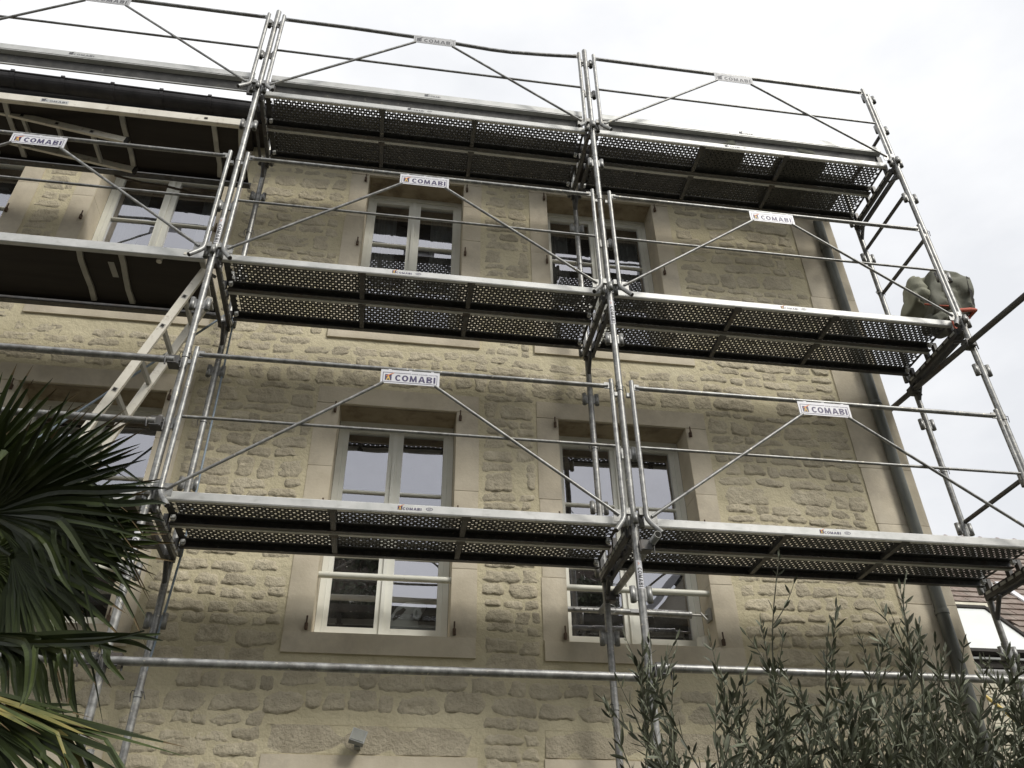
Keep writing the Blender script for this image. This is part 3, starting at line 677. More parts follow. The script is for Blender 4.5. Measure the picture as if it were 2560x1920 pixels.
def sign(root, mats, T_, web):
    m_ = MB(); x0, x1, z0, z1 = 1.305, 1.705, .838, .951; y = -.0235
    m_.box(x0, x1, y, y+.004, z0, z1, 0)
    for k in (.05, .19, .34): m_.box(x0+k, x0+k+.02, y+.001, y+.02, z1-.004, z1+.006, 0)
    y -= .0008; t = .0035; a0, a1, b0, b1 = x0+.014, x1-.016, z0+.011, z1-.022
    for q in ((a0, a1, b0, b0+t), (a0, a0+t, b0+t, b1-t), (a1-t, a1, b0+t, b1-t), (a0, a0+.19, b1-t, b1), (a1-.02, a1, b1-t, b1)):
        m_.add([(q[0], y, q[2]), (q[1], y, q[2]), (q[1], y, q[3]), (q[0], y, q[3])], [(0, 1, 2, 3)], 1)
    s_ = obj('sign', m_.mesh('sign', mats), root)
    l_ = MB(); put_text(l_, T_, x0+.098, a1-.012, z0+.023, z0+.073, y, 0)
    emblem(l_, a0+.015, a0+.06, z0+.025, z0+.073, y, 0, 1, 2)
    if web: put_text(l_, TXTW, a0+.195, a1-.024, b1-.007, b1+.004, y, 0)
    ink = mats[1]; obj('lettering', l_.mesh('lettering', [ink, mats[2], mats[3]]), s_)
gb_ = make_guard(); used = False
GN = {0: 'bay with the solid hatch platforms', 1: BAYN[1], 2: BAYN[2]}
SW = [SIGNW, INK, ORANGE, YELLOW]; SG = [SIGNG, INKG, INKG, INKG]
bare = gb_; guards = []
for b, lv in ((0, 1), (0, 2), (1, 0), (1, 1), (1, 2), (2, 0), (2, 1), (2, 2)):
    lab = f'tubular guardrail with a small sign above the {DK[lv]}, {GN[b]}'
    o = copy_tree(bare, (BX[b]+.002, -.052, 2*lv), lab); o['category'] = 'guardrail'; o['group'] = 'guardrails along the outer side'; guards.append((o, b, lv))
for c in kids(bare): bpy.data.objects.remove(c)
bpy.data.objects.remove(bare)
for o, b, lv in guards: sign(o, SG if lv == 2 else SW, TXTB if (b, lv) == (1, 2) else TXT, lv < 2)
# one rail is bent
for o, b, lv in guards:
    if (b, lv) == (1, 2):
        for c in kids(o):
            if c.name.startswith('top_rail'):
                m_ = MB(); m_.path([(.10, 0, .973), (.7, 0, .972), (1.3, 0, .955), (1.70, 0, .932), (2.05, 0, .905), (2.25, 0, .905), (2.6, 0, .935), (2.90, 0, .972)], .0172, 12); m_.box(.075, .125, -.005, .005, .95, 1.0); m_.box(2.875, 2.925, -.005, .005, .95, 1.0)
                c.data = m_.mesh('top_rail', GALV); c['label'] = 'top rail dented downwards past its middle'

# toe boards of the top deck
for b, lab in ((0, 'steel toe board hanging free against the sky'), (1, 'steel toe board of the top deck in front of the windows'), (2, 'steel toe board of the top deck at the house corner')):
    x0 = BX[b]+.08; L = 2.85
    root = empty('toe_board', (x0, .03, 4.0), lab, 'toe board', 'toe boards of the top deck')
    m_ = MB(); m_.sweep([(-.004, .206), (-.006, .200), (-.006, .138), (.0, .131), (.046, .122), (.058, .02), (.066, .012), (.066, .008), (.052, .008), (.0535, .018), (.040, .118), (-.002, .127)][::-1], 0, L)
    obj('board', m_.mesh('board', [RAILF]), root)
    m_ = MB(); m_.sweep([(.0425, .120), (.0565, .022), (.052, .0215), (.0385, .1185)], .002, L-.002); obj('web', m_.mesh('web', [DECK]), root)  # darker sheet over the board paints the shade of its down-tilted face
    for x in (.02, L-.02): 
        m_ = MB(); m_.box(x-.025, x+.025, .03, .05, -.05, .10); obj('end_bracket', m_.mesh('end_bracket', GALVD), root)
    xm = {0: -1.645, 1: 1.45, 2: 4.475}[b]-x0
    m_ = print_on(root, xm, .155, INKG, INKG, L=.21 if b == 0 else .145, h=.03, y=-.0066, nf=False)

# hatch platforms (solid)
HL = {0: 'hatch platform of the bottom level behind the palm', 1: 'dark plywood hatch platform at the middle level, ladder under it', 2: 'dark plywood hatch platform right under the roof gutter'}
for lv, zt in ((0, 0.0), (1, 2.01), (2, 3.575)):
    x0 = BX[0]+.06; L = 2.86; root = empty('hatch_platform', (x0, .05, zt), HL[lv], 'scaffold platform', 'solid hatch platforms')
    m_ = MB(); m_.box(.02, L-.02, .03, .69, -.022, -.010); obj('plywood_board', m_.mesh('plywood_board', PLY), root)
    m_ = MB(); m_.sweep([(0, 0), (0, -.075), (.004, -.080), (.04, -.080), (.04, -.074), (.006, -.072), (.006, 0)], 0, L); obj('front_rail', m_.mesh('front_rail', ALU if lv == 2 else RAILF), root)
    m_ = MB(); m_.sweep([(.715, 0), (.715, -.075), (.709, -.080), (.655, -.080), (.655, -.074), (.70, -.072), (.709, 0)], 0, L); obj('back_rail', m_.mesh('back_rail', GALVD), root)
    for x in ([.02, .72, 1.02-.08, 1.87, 2.63, 2.84] if lv == 2 else [.02, .9, 1.95, 2.24, 2.84]):
        m_ = MB(); pts = [(x+random.uniform(-.012, .012)-.03*t_/.6, .035+t_, -.052+.012*math.sin(t_*5)) for t_ in (0, .15, .3, .45, .6)]
        for p_, q_ in zip(pts[:-1], pts[1:]):
            m_.add([(p_[0]-.02, p_[1], p_[2]), (p_[0]+.02, p_[1], p_[2]), (q_[0]+.02, q_[1], q_[2]), (q_[0]-.02, q_[1], q_[2]), (p_[0]-.02, p_[1], -.024), (p_[0]+.02, p_[1], -.024), (q_[0]+.02, q_[1], -.024), (q_[0]-.02, q_[1], -.024)], [(0, 1, 2, 3), (0, 3, 7, 4), (1, 5, 6, 2)])
        obj('cross_bar', m_.mesh('cross_bar', ALUD), root)
    if lv == 1:
        m_ = MB(); m_.add([(2.12, .19, -.0245), (2.165, .19, -.0245), (2.165, .36, -.0245), (2.12, .36, -.0245)], [(0, 1, 2, 3)]); obj('paper_sticker', m_.mesh('paper_sticker', ALUD), root)
        m_ = MB(); m_.tube((2.52, .09, -.03), (2.52, .09, -.07), .02, 12); m_.tube((2.72, -.004, -.045), (2.72, .01, -.045), .012, 10); obj('rivet', m_.mesh('rivet', ALU), root)
    if lv == 2:
        m_ = print_on(root, -1.69-x0, -.052, INKG, INKG, L=.20, h=.028, y=-.0015, nf=False)
        m_ = MB(); m_.box(2.55, 2.578, -.003, .001, -.05, -.028); obj('slot', m_.mesh('slot', DARKG), root)

# sacks lying on the top deck, seen through its holes
def sack(x, L, y, W, lab, seed):
    rnd = random.Random(seed); root_ = MB(); vs = []; fs = []; nu, nv = 14, 8
    for j in range(nv+1):
        for i in range(nu):
            ph = math.pi*j/nv-math.pi/2; th = 2*math.pi*i/nu; d = Vector((math.cos(ph)*math.cos(th), math.cos(ph)*math.sin(th), math.sin(ph)))
            k = (abs(d.x)**4+abs(d.y)**4+abs(d.z)**4)**(-.25); p = d*k*(1+.1*noise.noise(d*2+Vector((seed, 0, 0)))); vs.append((p.x*L/2, p.y*W/2, max(.0, .07+p.z*.07)))
    for j in range(nv):
        for i in range(nu): fs.append((j*nu+i, j*nu+(i+1) % nu, (j+1)*nu+(i+1) % nu, (j+1)*nu+i))
    root_.add(vs, fs, 0, True); o = root_.build('rubble_sack', TARP, loc=(x, y, 4.0)); tag(o, lab, 'sack', 'sacks on the top deck')
sack(4.36, .42, .28, .42, 'shorter dark sack on the top deck, seen through its holes', 1)
sack(5.16, .52, .36, .58, 'longer dark sack on the top deck nearer the scaffold end', 2)

# ladders
def ladder(lab, a, b, y0, y1, n, s0, grp=None):
    a = Vector(a); b = Vector(b); d = (b-a); Ln = d.length; d.normalize(); pr = Vector((-d.z, 0, d.x))
    root = empty('ladder', a, lab, 'ladder', 'aluminium ladders')
    R = Matrix(((d.x, 0, pr.x, 0), (0, 1, 0, 0), (d.z, 0, pr.z, 0), (0, 0, 0, 1)))
    for y in (y0, y1):
        m_ = MB(); m_.box(0, Ln, y-.0125, y+.0125, -.030, .030, 0, R); o = obj('stile', m_.mesh('stile', ALU), root)
        m_ = MB(); m_.box(Ln, Ln+.025, y-.017, y+.017, -.034, .034, 0, R); obj('end_cap', m_.mesh('end_cap', DARKG), root)
    for k in range(n):
        s_ = s0+k*.3; m_ = MB(); m_.box(s_-.014, s_+.014, y0+.012, y1-.012, -.014, .014, 0, R)
        m_.box(s_-.017, s_+.017, y0-.0145, y0-.0125, -.017, .017, 0, R); m_.box(s_-.011, s_+.011, y0-.0165, y0-.0146, -.011, .011, 1, R)
        obj('rung', m_.mesh('rung', [ALUD, DARKG]), root)
ladder('aluminium ladder leaning up to the middle platform behind the palm', (-.085+.0, 0, 1.935), (-.69, 0, .02), .18, .50, 6, .30)
ladder('aluminium ladder folded flat beneath the gutter-side platform', (-2.35, 0, 3.625), (-1.03, 0, 3.378), .25, .57, 4, .155)

# loose tubes
def tube_thing(name, lab, cat, a, b, r, parts=(), grp=None, m=GALV, hollow=False):
    a = Vector(a); b = Vector(b); root = empty(name, a, lab, cat, grp)
    m_ = MB(); (m_.pipe((0, 0, 0), b-a, r, r*.85, 16) if hollow else m_.tube((0, 0, 0), b-a, r, 16)); obj('tube', m_.mesh('tube', m), root)
    for p, ax in parts:
        c_ = MB(); q = Vector(p)-a
        c_.box(q.x-.036, q.x+.036, q.y-.045, q.y+.03, q.z-.033, q.z+.033); c_.tube((q.x-.045, q.y-.03, q.z), (q.x+.05, q.y-.03, q.z), .008, 8)
        c_.path([(q.x-.045, q.y-.045, q.z+.02), (q.x-.05, q.y-.06, q.z), (q.x-.045, q.y-.05, q.z-.05)], .006, 6)
        c_.tube((q.x+.05, q.y-.035, q.z-.06), (q.x+.05, q.y-.035, q.z+.02), .0055, 6); c_.path([(q.x-.03, q.y-.055, q.z-.036), (q.x+.03, q.y-.055, q.z-.036)], .007, 6)
        obj('coupler', c_.mesh('coupler', GALVD), root)
    return root
tube_thing('ledger_tube', 'upper of two thick level tubes beside the ladder foot', 'scaffold tube', (-2.97, -.055, .911), (-.05, -.055, .911), .0242, [((-.055, -.02, .911), 0)], 'ledger tubes')
tube_thing('ledger_tube', 'lower of two thick level tubes beside the ladder foot', 'scaffold tube', (-2.97, -.055, .425), (-.06, -.055, .425), .0242, [((-.06, -.02, .425), 0)], 'ledger tubes')
tube_thing('ledger_tube', 'long level tube under the lower windows, spanning the middle bay', 'scaffold tube', (.04, -.055, -1.071), (2.97, -.055, -1.068), .0242, [((.062, -.01, -1.06), 0)], 'ledger tubes')
tube_thing('ledger_tube', 'long level tube crossing behind the olive branches', 'scaffold tube', (3.03, -.055, -1.01), (6.0, -.055, -1.01), .0242, [((3.07, -.01, -1.01), 0)], 'ledger tubes')
tube_thing('ledger_tube', 'level tube almost hidden by the lower palm fronds', 'scaffold tube', (-2.97, -.055, -1.069), (-.04, -.055, -1.069), .0242, [((-.062, -.01, -1.06), 0)], 'ledger tubes')
tube_thing('tie_tube', 'thick dark tube crossing the end of the scaffold to the house corner', 'scaffold tube', (5.965, -1.9, 1.48), (5.965, 1.35, 1.853), .0245, [((5.98, -.0, 1.70), 0), ((5.975, .79, 1.79), 0)], 'tie tubes', GALVD)
t_ = tube_thing('tie_tube', 'short open-ended tie tube clamped under the bottom deck', 'scaffold tube', (3.112, -.135, -.205), (3.04, 1.11, -.245), .0242, [((3.06, .0, -.235), 0), ((3.03, .80, -.26), 0)], 'tie tubes', GALV, True)
# reveal prop with screw
rp = empty('reveal_prop', (2.775, 1.13, -.232), 'adjustable steel prop jammed level in the window opening below its white bar', 'prop')
m_ = MB(); m_.tube((0, 0, 0), (.42, 0, 0), .020, 14); m_.tube((.30, 0, 0), (.955, 0, -.003), .024, 14); m_.tube((.945, 0, -.003), (.965, 0, -.003), .028, 14); obj('tube', m_.mesh('tube', GALV), rp)
m_ = MB()
for k in range(4): m_.tube((.06+k*.05, -.0215, 0), (.06+k*.05, -.0195, 0), .0055, 8)
obj('pin_hole', m_.mesh('pin_hole', DARKG), rp)
m_ = MB(); m_.tube((.96, 0, -.003), (1.10, 0, -.003), .009, 10); m_.tube((1.03, -.03, .005), (1.065, -.05, -.055), .007, 8); m_.box(1.095, 1.112, -.04, .04, -.05, .045); obj('screw', m_.mesh('screw', ALUD), rp)
m_ = MB()
for k in range(22):
    a0 = k/21*math.pi*1.75-.4; c0 = Vector((.335+.035*math.sin(a0), -.05, -.02-.055*(1-math.cos(a0))*.6+.05)); tt = Vector((math.cos(a0)*.035, (k % 2)*.004, -math.sin(a0)*.033)).normalized()
    m_.tube(c0-tt*.006, c0+tt*.006, .0026, 5)
obj('chain', m_.mesh('chain', GALV), rp)
m_ = MB(); m_.box(.49, .57, -.0255, -.0235, -.012, .014); obj('paper_label', m_.mesh('paper_label', SIGNG), rp)

# end guards at the far right
for k, (z, lab) in enumerate(((4.44, 'short end rail highest above the top deck'), (3.567, 'short end rail under the top deck end'), (2.96, 'short end rail above the canvas bundle'), (.50, 'short end rail just above the bottom deck end'))):
    tube_thing('end_rail', lab, 'guardrail', (6.03, .03, z), (6.03, .79, z+.008), .0175, (), 'end rails', GALVD)
# blue rope / hose lines beside the inner post
def rope(lab, pts, r=.008, m=BLUE, nm='rope', cat='rope'):
    m_ = MB(); m_.path(pts, r, 8); o = m_.build(nm, m); tag(o, lab, cat); return o
rope('thin blue-grey cable hanging beside the inner post near the palm', [(.03, .80, 2.0), (.046, .80, 1.94), (.058, .80, 1.22), (.064, .80, .41), (.064, .80, -.075), (.044, .80, -.49), (.013, .80, -.90), (-.006, .80, -1.29), (-.03, .80, -2.2), (-.05, .8, -4.08)], .008)
tube_thing('brace', 'thin blue-grey brace slanting down behind the ladder', 'scaffold tube', (.0, .84, 2.10), (-1.9, .84, -.16), .009, (), None, BLUE)
# debris and old hose lying on the gutter-side platform
rope('dark looped strap hanging below the gutter-side platform edge', [(-1.25, .74, 3.47), (-1.0, .76, 3.43), (-.8, .76, 3.42), (-.62, .78, 3.40), (-.52, .80, 3.37), (-.42, .78, 3.41), (-.36, .76, 3.39), (-.42, .75, 3.34), (-.55, .76, 3.36)], .011, mat('black_strap', [(.3, (.05, .035, .028)), (.7, (.10, .08, .06))], 8), 'strap', 'strap')

# canvas bundle
def lump(c, sx_, sy_, sz_, seed, mat_, name, parent, amp=.12, sq=4.0, nu=22, nv=12, shear=0):
    rnd = random.Random(seed); vs = []; fs = []
    for j in range(nv+1):
        ph = math.pi*j/nv-math.pi/2
        for i in range(nu):
            th = 2*math.pi*(i+.5*(j % 2))/nu; d = Vector((math.cos(ph)*math.cos(th), math.cos(ph)*math.sin(th), math.sin(ph)))
            k = (abs(d.x)**sq+abs(d.y)**sq+abs(d.z)**sq)**(-1/sq); p = d*k
            w_ = p+Vector((seed, 0, 0))
            r1 = max(0, 1-abs(noise.noise(Vector((w_.x*1.0+w_.z*.5, 3, w_.z*.3-w_.x*.2))))*3.2)**2
            r2 = max(0, 1-abs(noise.noise(Vector((w_.x*.6-w_.z*.8, 9, w_.z*.7+w_.x*.3))))*4)**2
            q = 1+amp*noise.noise(p*.9+Vector((seed, 0, 0)))*.8; sag = .06*max(0, -p.z)*math.sin(p.x*5+seed)
            vs.append((c[0]+p.x*sx_*q+shear*p.z, c[1]+p.y*(sy_*q-.055*r1-.035*r2+.02*noise.noise(w_*1.3)), c[2]+(p.z*sz_+sag*sz_*2)*q-.012*r1*max(0, p.z)))
    for j in range(nv):
        for i in range(nu):
            a, b_, c2, d2 = j*nu+i, j*nu+(i+1) % nu, (j+1)*nu+(i+1) % nu, (j+1)*nu+i
            fs += [(a, b_, d2), (b_, c2, d2)] if j % 2 == 0 else [(a, b_, c2), (a, c2, d2)]
    m_ = MB(); m_.add(vs, fs, 0, True); return obj(name, m_.mesh(name, mat_), parent)
tb = empty('canvas_bundle', (6.1, .2, 2.08), 'bundled olive-grey canvas tied to the end post with orange webbing', 'bundle')
lump((.115, .10, .40), .205, .16, .235, 3, TARP, 'canvas', tb, .12, 10, 64, 36, shear=.05)
lump((-.05, .12, .43), .17, .14, .20, 11, TARPL, 'canvas_flap', tb, .25, 6, 64, 36, shear=.05)
lump((-.02, .10, .11), .15, .12, .13, 21, TARP, 'hanging_corner', tb, .25, 3, 48, 26, shear=.07)
m_ = MB(); m_.add([(.225, -.060, .22), (.250, -.056, .21), (.318, -.050, .54), (.290, -.056, .57), (.270, -.060, .48)], [(0, 1, 2, 3, 4)]); obj('fold_shade', m_.mesh('fold_shade', DARKG), tb)  # flat dark sheet, paints the shade inside the bundle's pocket
m_ = MB(); m_.path([(.02, -.08, .11), (.10, -.07, .13), (.18, -.06, .155), (.25, -.04, .175), (.25, .05, .17), (.12, .02, .10)], .018, 6); m_.path([(-.19, .0, .225), (-.10, -.02, .205), (0, -.04, .19)], .008, 6)
m_.box(-.075, -.045, -.1, -.085, -.13, .02); obj('webbing', m_.mesh('webbing', REDS), tb)

# ------------------------------------------------------------ neighbour's house
nb = empty('neighbour_house', (11, 6, -4.1), 'neighbouring house with brown tiled roof and a large roof window', 'house')
def npart(name, mb, mats, label=None):
    o = mb.build(name, mats); o.parent = nb; o.location = (-11, -6, 4.1); return tag(o, label=label)
S_ = 1.08
def rz(y): return 2.094+S_*(y-6.5)
m_ = MB(); m_.add([(7.2, 5.45, rz(5.45)-.03), (20, 5.45, rz(5.45)-.03), (20, 8.60, rz(8.60)-.03), (7.2, 8.60, rz(8.60)-.03), (20, 12, rz(5.5)), (7.2, 12, rz(5.5))], [(0, 1, 2, 3), (3, 2, 4, 5)]); npart('roof_deck', m_, DARKG)
tl_ = MB(); rowp = .19; nrm = Vector((0, -S_, 1)).normalized(); upv = Vector((0, 1, S_)).normalized()
base0 = Vector((0, 5.5, rz(5.5)))
tile_me = []
for v_ in range(4):
    m_ = MB(); w_, h_ = .244, .26; rr = random.Random(v_)
    b0 = [(-w_/2, 0), (w_/2, 0), (w_/2, h_), (-w_/2, h_)]
    vs = [(x, 0, 0) for x in (0,)]; pts = []
    for (x, s__) in b0:
        for lift in (0, 1):
            L_ = (.012+.030*(1-s__/h_)+rr.uniform(-.003, .003))*lift - .002
            P_ = upv*s__+nrm*L_; pts.append((x, P_.y, P_.z))
    m_.add(pts, [(1, 3, 5, 7), (0, 2, 3, 1), (2, 4, 5, 3), (0, 1, 7, 6), (4, 6, 7, 5)]); tile_me.append(m_.mesh('roof_tile', RTILE))
cnt = 0; stuff = MB()
sk = (7.3, 10.50, 5.56, 6.5)
for r in range(22):
    yb = 5.47+r*rowp*upv.y; zb = rz(yb)
    for c in range(25):
        x = 8.9+c*.25+(.125 if r % 2 else 0)+random.uniform(-.004, .004)
        inside = sk[0] < x < sk[1]+.12 and 5.4 < yb < 6.62
        if inside: continue
        if 10.9+.178*1 < 0: continue
        q_ = Vector((x, yb, zb)); pr_ = q_-CT; dd = pr_.dot(CF); px = 1280+FPX*pr_.dot(CR)/dd; py = 960-FPX*pr_.dot(CU)/dd
        if 2390 < px < 2570 and py < 1720 and cnt < 290:
            o = obj('roof_tile', tile_me[(r*7+c*3) % 4]); o.parent = nb; o.location = (x-11, yb-6, zb+4.1); cnt += 1
        else:
            me = tile_me[(r+c) % 4]; stuff.add([(v.co.x+x, v.co.y+yb, v.co.z+zb) for v in me.vertices], [tuple(p.vertices) for p in me.polygons])
o = npart('more_roof_tiles', stuff, RTILE); tag(o, kind='stuff')
for k in range(17):
    m_ = MB(); x = 9.7+k*.36; y, z = 8.62, rz(8.60)-.09
    vs = []; fs = []; n = 9
    for e in (0, 1):
        for i in range(n): a = math.pi*i/(n-1); rr = .13-.018*e; vs.append((x+e*.38, y-rr*math.cos(a), z-.02+rr*math.sin(a)))
    for i in range(n-1): fs.append((i, i+1, n+i+1, n+i))
    m_.add(vs, fs+[tuple(range(n))], 0, True)
    m_.path([(x+.02, y-.135*math.cos(math.pi*i/8), z-.02+.14*math.sin(math.pi*i/8)) for i in range(9)], .02, 6); npart('ridge_tile', m_, RIDGE)
def rq(mb, x0, x1, ya, yb, l0, l1, mi=0):
    vs = []
    for x, y, l in ((x0, ya, l0), (x1, ya, l0), (x1, yb, l0), (x0, yb, l0), (x0, ya, l1), (x1, ya, l1), (x1, yb, l1), (x0, yb, l1)): 
        p_ = Vector((x, y, rz(y)))+nrm*l; vs.append(p_)
    mb.add(vs, [(0, 3, 2, 1), (4, 5, 6, 7), (0, 1, 5, 4), (1, 2, 6, 5), (2, 3, 7, 6), (3, 0, 4, 7)], mi)
m_ = MB(); rq(m_, 7.4, 10.44, 5.60, 6.44, .02, .045); o = npart('roof_window_pane', m_, SKYL)
m_ = MB(); rq(m_, 7.3, 10.5, 6.441, 6.50, .0, .07); rq(m_, 10.441, 10.50, 5.55, 6.44, 0, .075); rq(m_, 7.3, 10.44, 5.54, 5.598, 0, .06); npart('roof_window_frame', m_, DARKG)
m_ = MB(); rq(m_, 7.3, 10.7, 6.502, 6.60, .01, .04); npart('flashing', m_, PALES)
m_ = MB(); rq(m_, 11.36, 11.47, 5.6, 7.15, .03, .06); npart('flashing_strip', m_, SIGNW, 'pale metal strip down the tiled roof')
m_ = MB(); m_.box(7.2, 20, 5.44, 5.50, .86, .985); m_.box(7.2, 20, 5.40, 5.435, .96, .985, 1); m_.box(7.2, 20, 5.47, 5.50, .70, .86); npart('fascia', m_, [DARKG, GREYP])
m_ = MB(); m_.sweep(arcprof(5.38, .80, .06, .006), 7.2, 20); m_.box(7.2, 20, 5.34, 5.47, .70, .735); npart('gutter', m_, SIGNG)
m_ = MB(); m_.box(7.2, 20, 5.25, 12, -4.1, .62); npart('wall', m_, DARKG)
zc = -1.6; pc = 0
while zc < .60:
    h = random.uniform(.062, .082); x = 8.6+random.uniform(0, .15)
    while x < 11.2:
        wd = random.uniform(.16, .40)
        m_ = MB(); yy = 5.20+random.uniform(-.012, .012); j = lambda: random.uniform(-.006, .006)
        fr_ = [(x+j(), yy, zc+j()), (x+wd*.5, yy-.012, zc+j()-.002), (x+wd-.008+j(), yy, zc+j()), (x+wd-.008+j(), yy+.004, zc+h+j()), (x+wd*.5, yy-.004, zc+h+.003+j()), (x+j(), yy+.004, zc+h+j())]
        bk = [(a_, 5.26, c_) for a_, b__, c_ in fr_]
        m_.add(fr_+bk, [(0, 1, 4, 5), (1, 2, 3, 4)]+[(i, 6+i, 6+(i+1) % 6, (i+1) % 6) for i in range(6)]); npart('wall_stone', m_, PALES); pc += 1
        x += wd+.012
    zc += h+.014
hs = MB(); hs.path([(8.70, 4.95, .50), (8.843, 4.92, .333), (9.0, 4.9, .175), (9.162, 4.9, .005), (9.6, 4.95, -.5), (9.9, 5.0, -1.2)], .022, 10); tag(hs.build('hose', HOSE), 'yellow hose slanting down in front of the pale coursed wall', 'hose')

# ------------------------------------------------------------ palm
palm = empty('palm_tree', (-.55, -2.55, -4.1), 'fan palm with dark drooping fronds at the picture edge', 'palm')
PO = Vector(palm.location)
def fan(hub, tip, roll, n, spread, droop, seed, mats=LEAFP, fuse=.30, lmax=1.0, wid=.034, crown=None, yel=0):
    rnd = random.Random(seed); hub = Vector(hub); ax = Vector(tip)-hub; L = ax.length; ax.normalize()
    vw = (hub-CT).normalized(); pe = ax.cross(vw).normalized(); s_ = (pe*math.cos(roll)+vw*math.sin(roll)); s_ = (s_-ax*s_.dot(ax)).normalized(); nn = ax.cross(s_)
    m_ = MB(); K = 9
    for k in range(n):
        th = (k/(n-1)-.5)*spread; LL = L*(1-.30*abs(th/(spread/2))**2)*rnd.uniform(.88, 1.04)*lmax
        d = ax*math.cos(th)+s_*math.sin(th); sd_ = (-ax*math.sin(th)+s_*math.cos(th))
        dth = spread/n; dr = droop*rnd.uniform(.5, 1.6); bendn = rnd.uniform(-.05, .05); brk = rnd.random() < .18; kb = rnd.uniform(.55, .8)
        vs = []; fs = []; tw = rnd.uniform(-.5, .5)
        for i in range(K+1):
            t = i/K; r_ = LL*(.03+.97*t)
            w0 = min(r_*dth*.52, wid*.5) if t < fuse else wid*.5*min(1, .25+.75*min(1, (fuse*L*dth/wid+.4)))
            w0 *= (1-max(0, (t-.45)/.55)**1.5*.96)
            z_ = -dr*LL*t**2.3*.9
            if brk and t > kb: z_ -= (t-kb)*LL*.9
            P_ = hub+d*r_+Vector((0, 0, z_))+nn*bendn*t*t*LL
            side = sd_*math.cos(tw*t)+nn*math.sin(tw*t); fold = .45
            vs += [P_-side*w0+nn*w0*fold, P_, P_+side*w0+nn*w0*fold]
        for i in range(K):
            a = 3*i; fs += [(a, a+1, a+4, a+3), (a+1, a+2, a+5, a+4)]
        ye = 1 if (yel and rnd.random() < yel) else 0; cut = 2*K - (2 if rnd.random() < .55 else 0)
        m_.add([v-PO for v in vs], fs[:cut], ye, False)
        if cut < 2*K: m_.add([v-PO for v in vs[-6:]], [(0, 1, 4, 3), (1, 2, 5, 4)], 2, False)
    if crown is not None:
        c0 = Vector(crown); mid = (c0+hub)/2+Vector((0, 0, .06)); m_.path([c0-PO, mid-PO, hub-PO], .013, 8, 0, r2=.009)
    o = obj('frond', m_.mesh('frond', [mats, LEAFY, TIPB]), palm); return o
CRN = at(-230, 1330, 2.9)
def F(h, t, roll, n, sp, dr, seed, **k):
    return fan(at(*h), at(*t), roll, n, sp, dr, seed, crown=CRN, **k)
F((-70, 1195, 3.3), (190, 950, 3.35), .5, 22, 2.3, .05, 1, wid=.032)
F((-10, 1310, 2.9), (432, 1180, 2.75), .45, 36, 1.9, .06, 2, wid=.034)
F((-20, 1270, 2.85), (415, 1225, 2.6), .2, 26, 1.3, .04, 17, wid=.032)
F((-40, 1300, 2.8), (330, 1160, 2.65), -.5, 28, 2.0, .08, 3, wid=.036)
F((30, 1390, 2.75), (395, 1470, 2.6), .3, 30, 2.2, .10, 4, wid=.036)
F((-40, 1400, 3.0), (190, 1530, 3.0), -.3, 32, 2.6, .22, 5, wid=.030)
F((-200, 1690, 2.45), (275, 1840, 2.25), 1.25, 12, .35, .02, 8, wid=.032, yel=.3)
F((-60, 1760, 2.4), (445, 1925, 2.2), 1.0, 14, .5, .03, 9, wid=.030)
F((-80, 1790, 2.5), (190, 1990, 2.4), .5, 18, 1.8, .1, 10, wid=.026)
F((-120, 1440, 3.2), (60, 1430, 3.2), .0, 34, 4.0, .12, 11, wid=.030)
F((-110, 1240, 3.1), (120, 1250, 3.1), .2, 36, 4.6, .10, 12, wid=.032)
F((-330, 1100, 3.2), (-330, 700, 3.2), .2, 34, 3.0, .1, 14); F((-550, 1350, 3.0), (-950, 1300, 3.0), .3, 34, 3.0, .1, 15); F((-350, 1650, 3.3), (-450, 2100, 3.3), .3, 34, 3.0, .2, 16)
def strips(lst, ox, oy, k, d0, wpx, seed, nm='frond', root=None):
    rnd = random.Random(seed); m_ = MB()
    for ln in lst:
        P3 = []; d = d0+rnd.uniform(-.06, .06)
        for i, (a, b) in enumerate(ln): P3.append(at(ox+a*k, oy+b*k, d-.05*i))
        if root: P3 = [at(root[0], root[1], d0+.1)]+P3
        # smooth the polyline
        pts = []; nn_ = len(P3)
        for i in range(nn_-1):
            p0, p1, p2, p3 = P3[max(i-1, 0)], P3[i], P3[i+1], P3[min(i+2, nn_-1)]
            for q in range(5):
                t = q/5; pts.append(.5*((2*p1)+(p2-p0)*t+(2*p0-5*p1+4*p2-p3)*t*t+(3*p1-p0-3*p2+p3)*t**3))
        pts.append(P3[-1]); n_ = len(pts); vs = []; fs = []; w0 = wpx*rnd.uniform(.8, 1.2)/FPX*d0/2; tw = rnd.uniform(-.5, .9)
        for i, p in enumerate(pts):
            tg = (pts[min(i+1, n_-1)]-pts[max(i-1, 0)]).normalized(); vw = (p-CT).normalized(); sd2 = tg.cross(vw).normalized(); nr = tg.cross(sd2); sd2 = (sd2*math.cos(tw)+nr*math.sin(tw)); nr = tg.cross(sd2)
            u = i/(n_-1); w_ = w0*min(1, .35+u*3)*(1-max(0, (u-.5)/.5)**1.6*.95)
            vs += [p-sd2*w_+nr*w_*.4-PO, p-PO, p+sd2*w_+nr*w_*.4-PO]
        for i in range(n_-1): a = 3*i; fs += [(a, a+1, a+4, a+3), (a+1, a+2, a+5, a+4)]
        m_.add(vs[:], fs[:-2] if rnd.random() < .5 else fs, 0)
        if len(m_.f) and rnd.random() < .5: m_.add(vs[-6:], [(0, 1, 4, 3), (1, 2, 5, 4)], 2)
    return obj(nm, m_.mesh(nm, [LEAFP, LEAFY, TIPB]), palm)
K_ = 440/2212
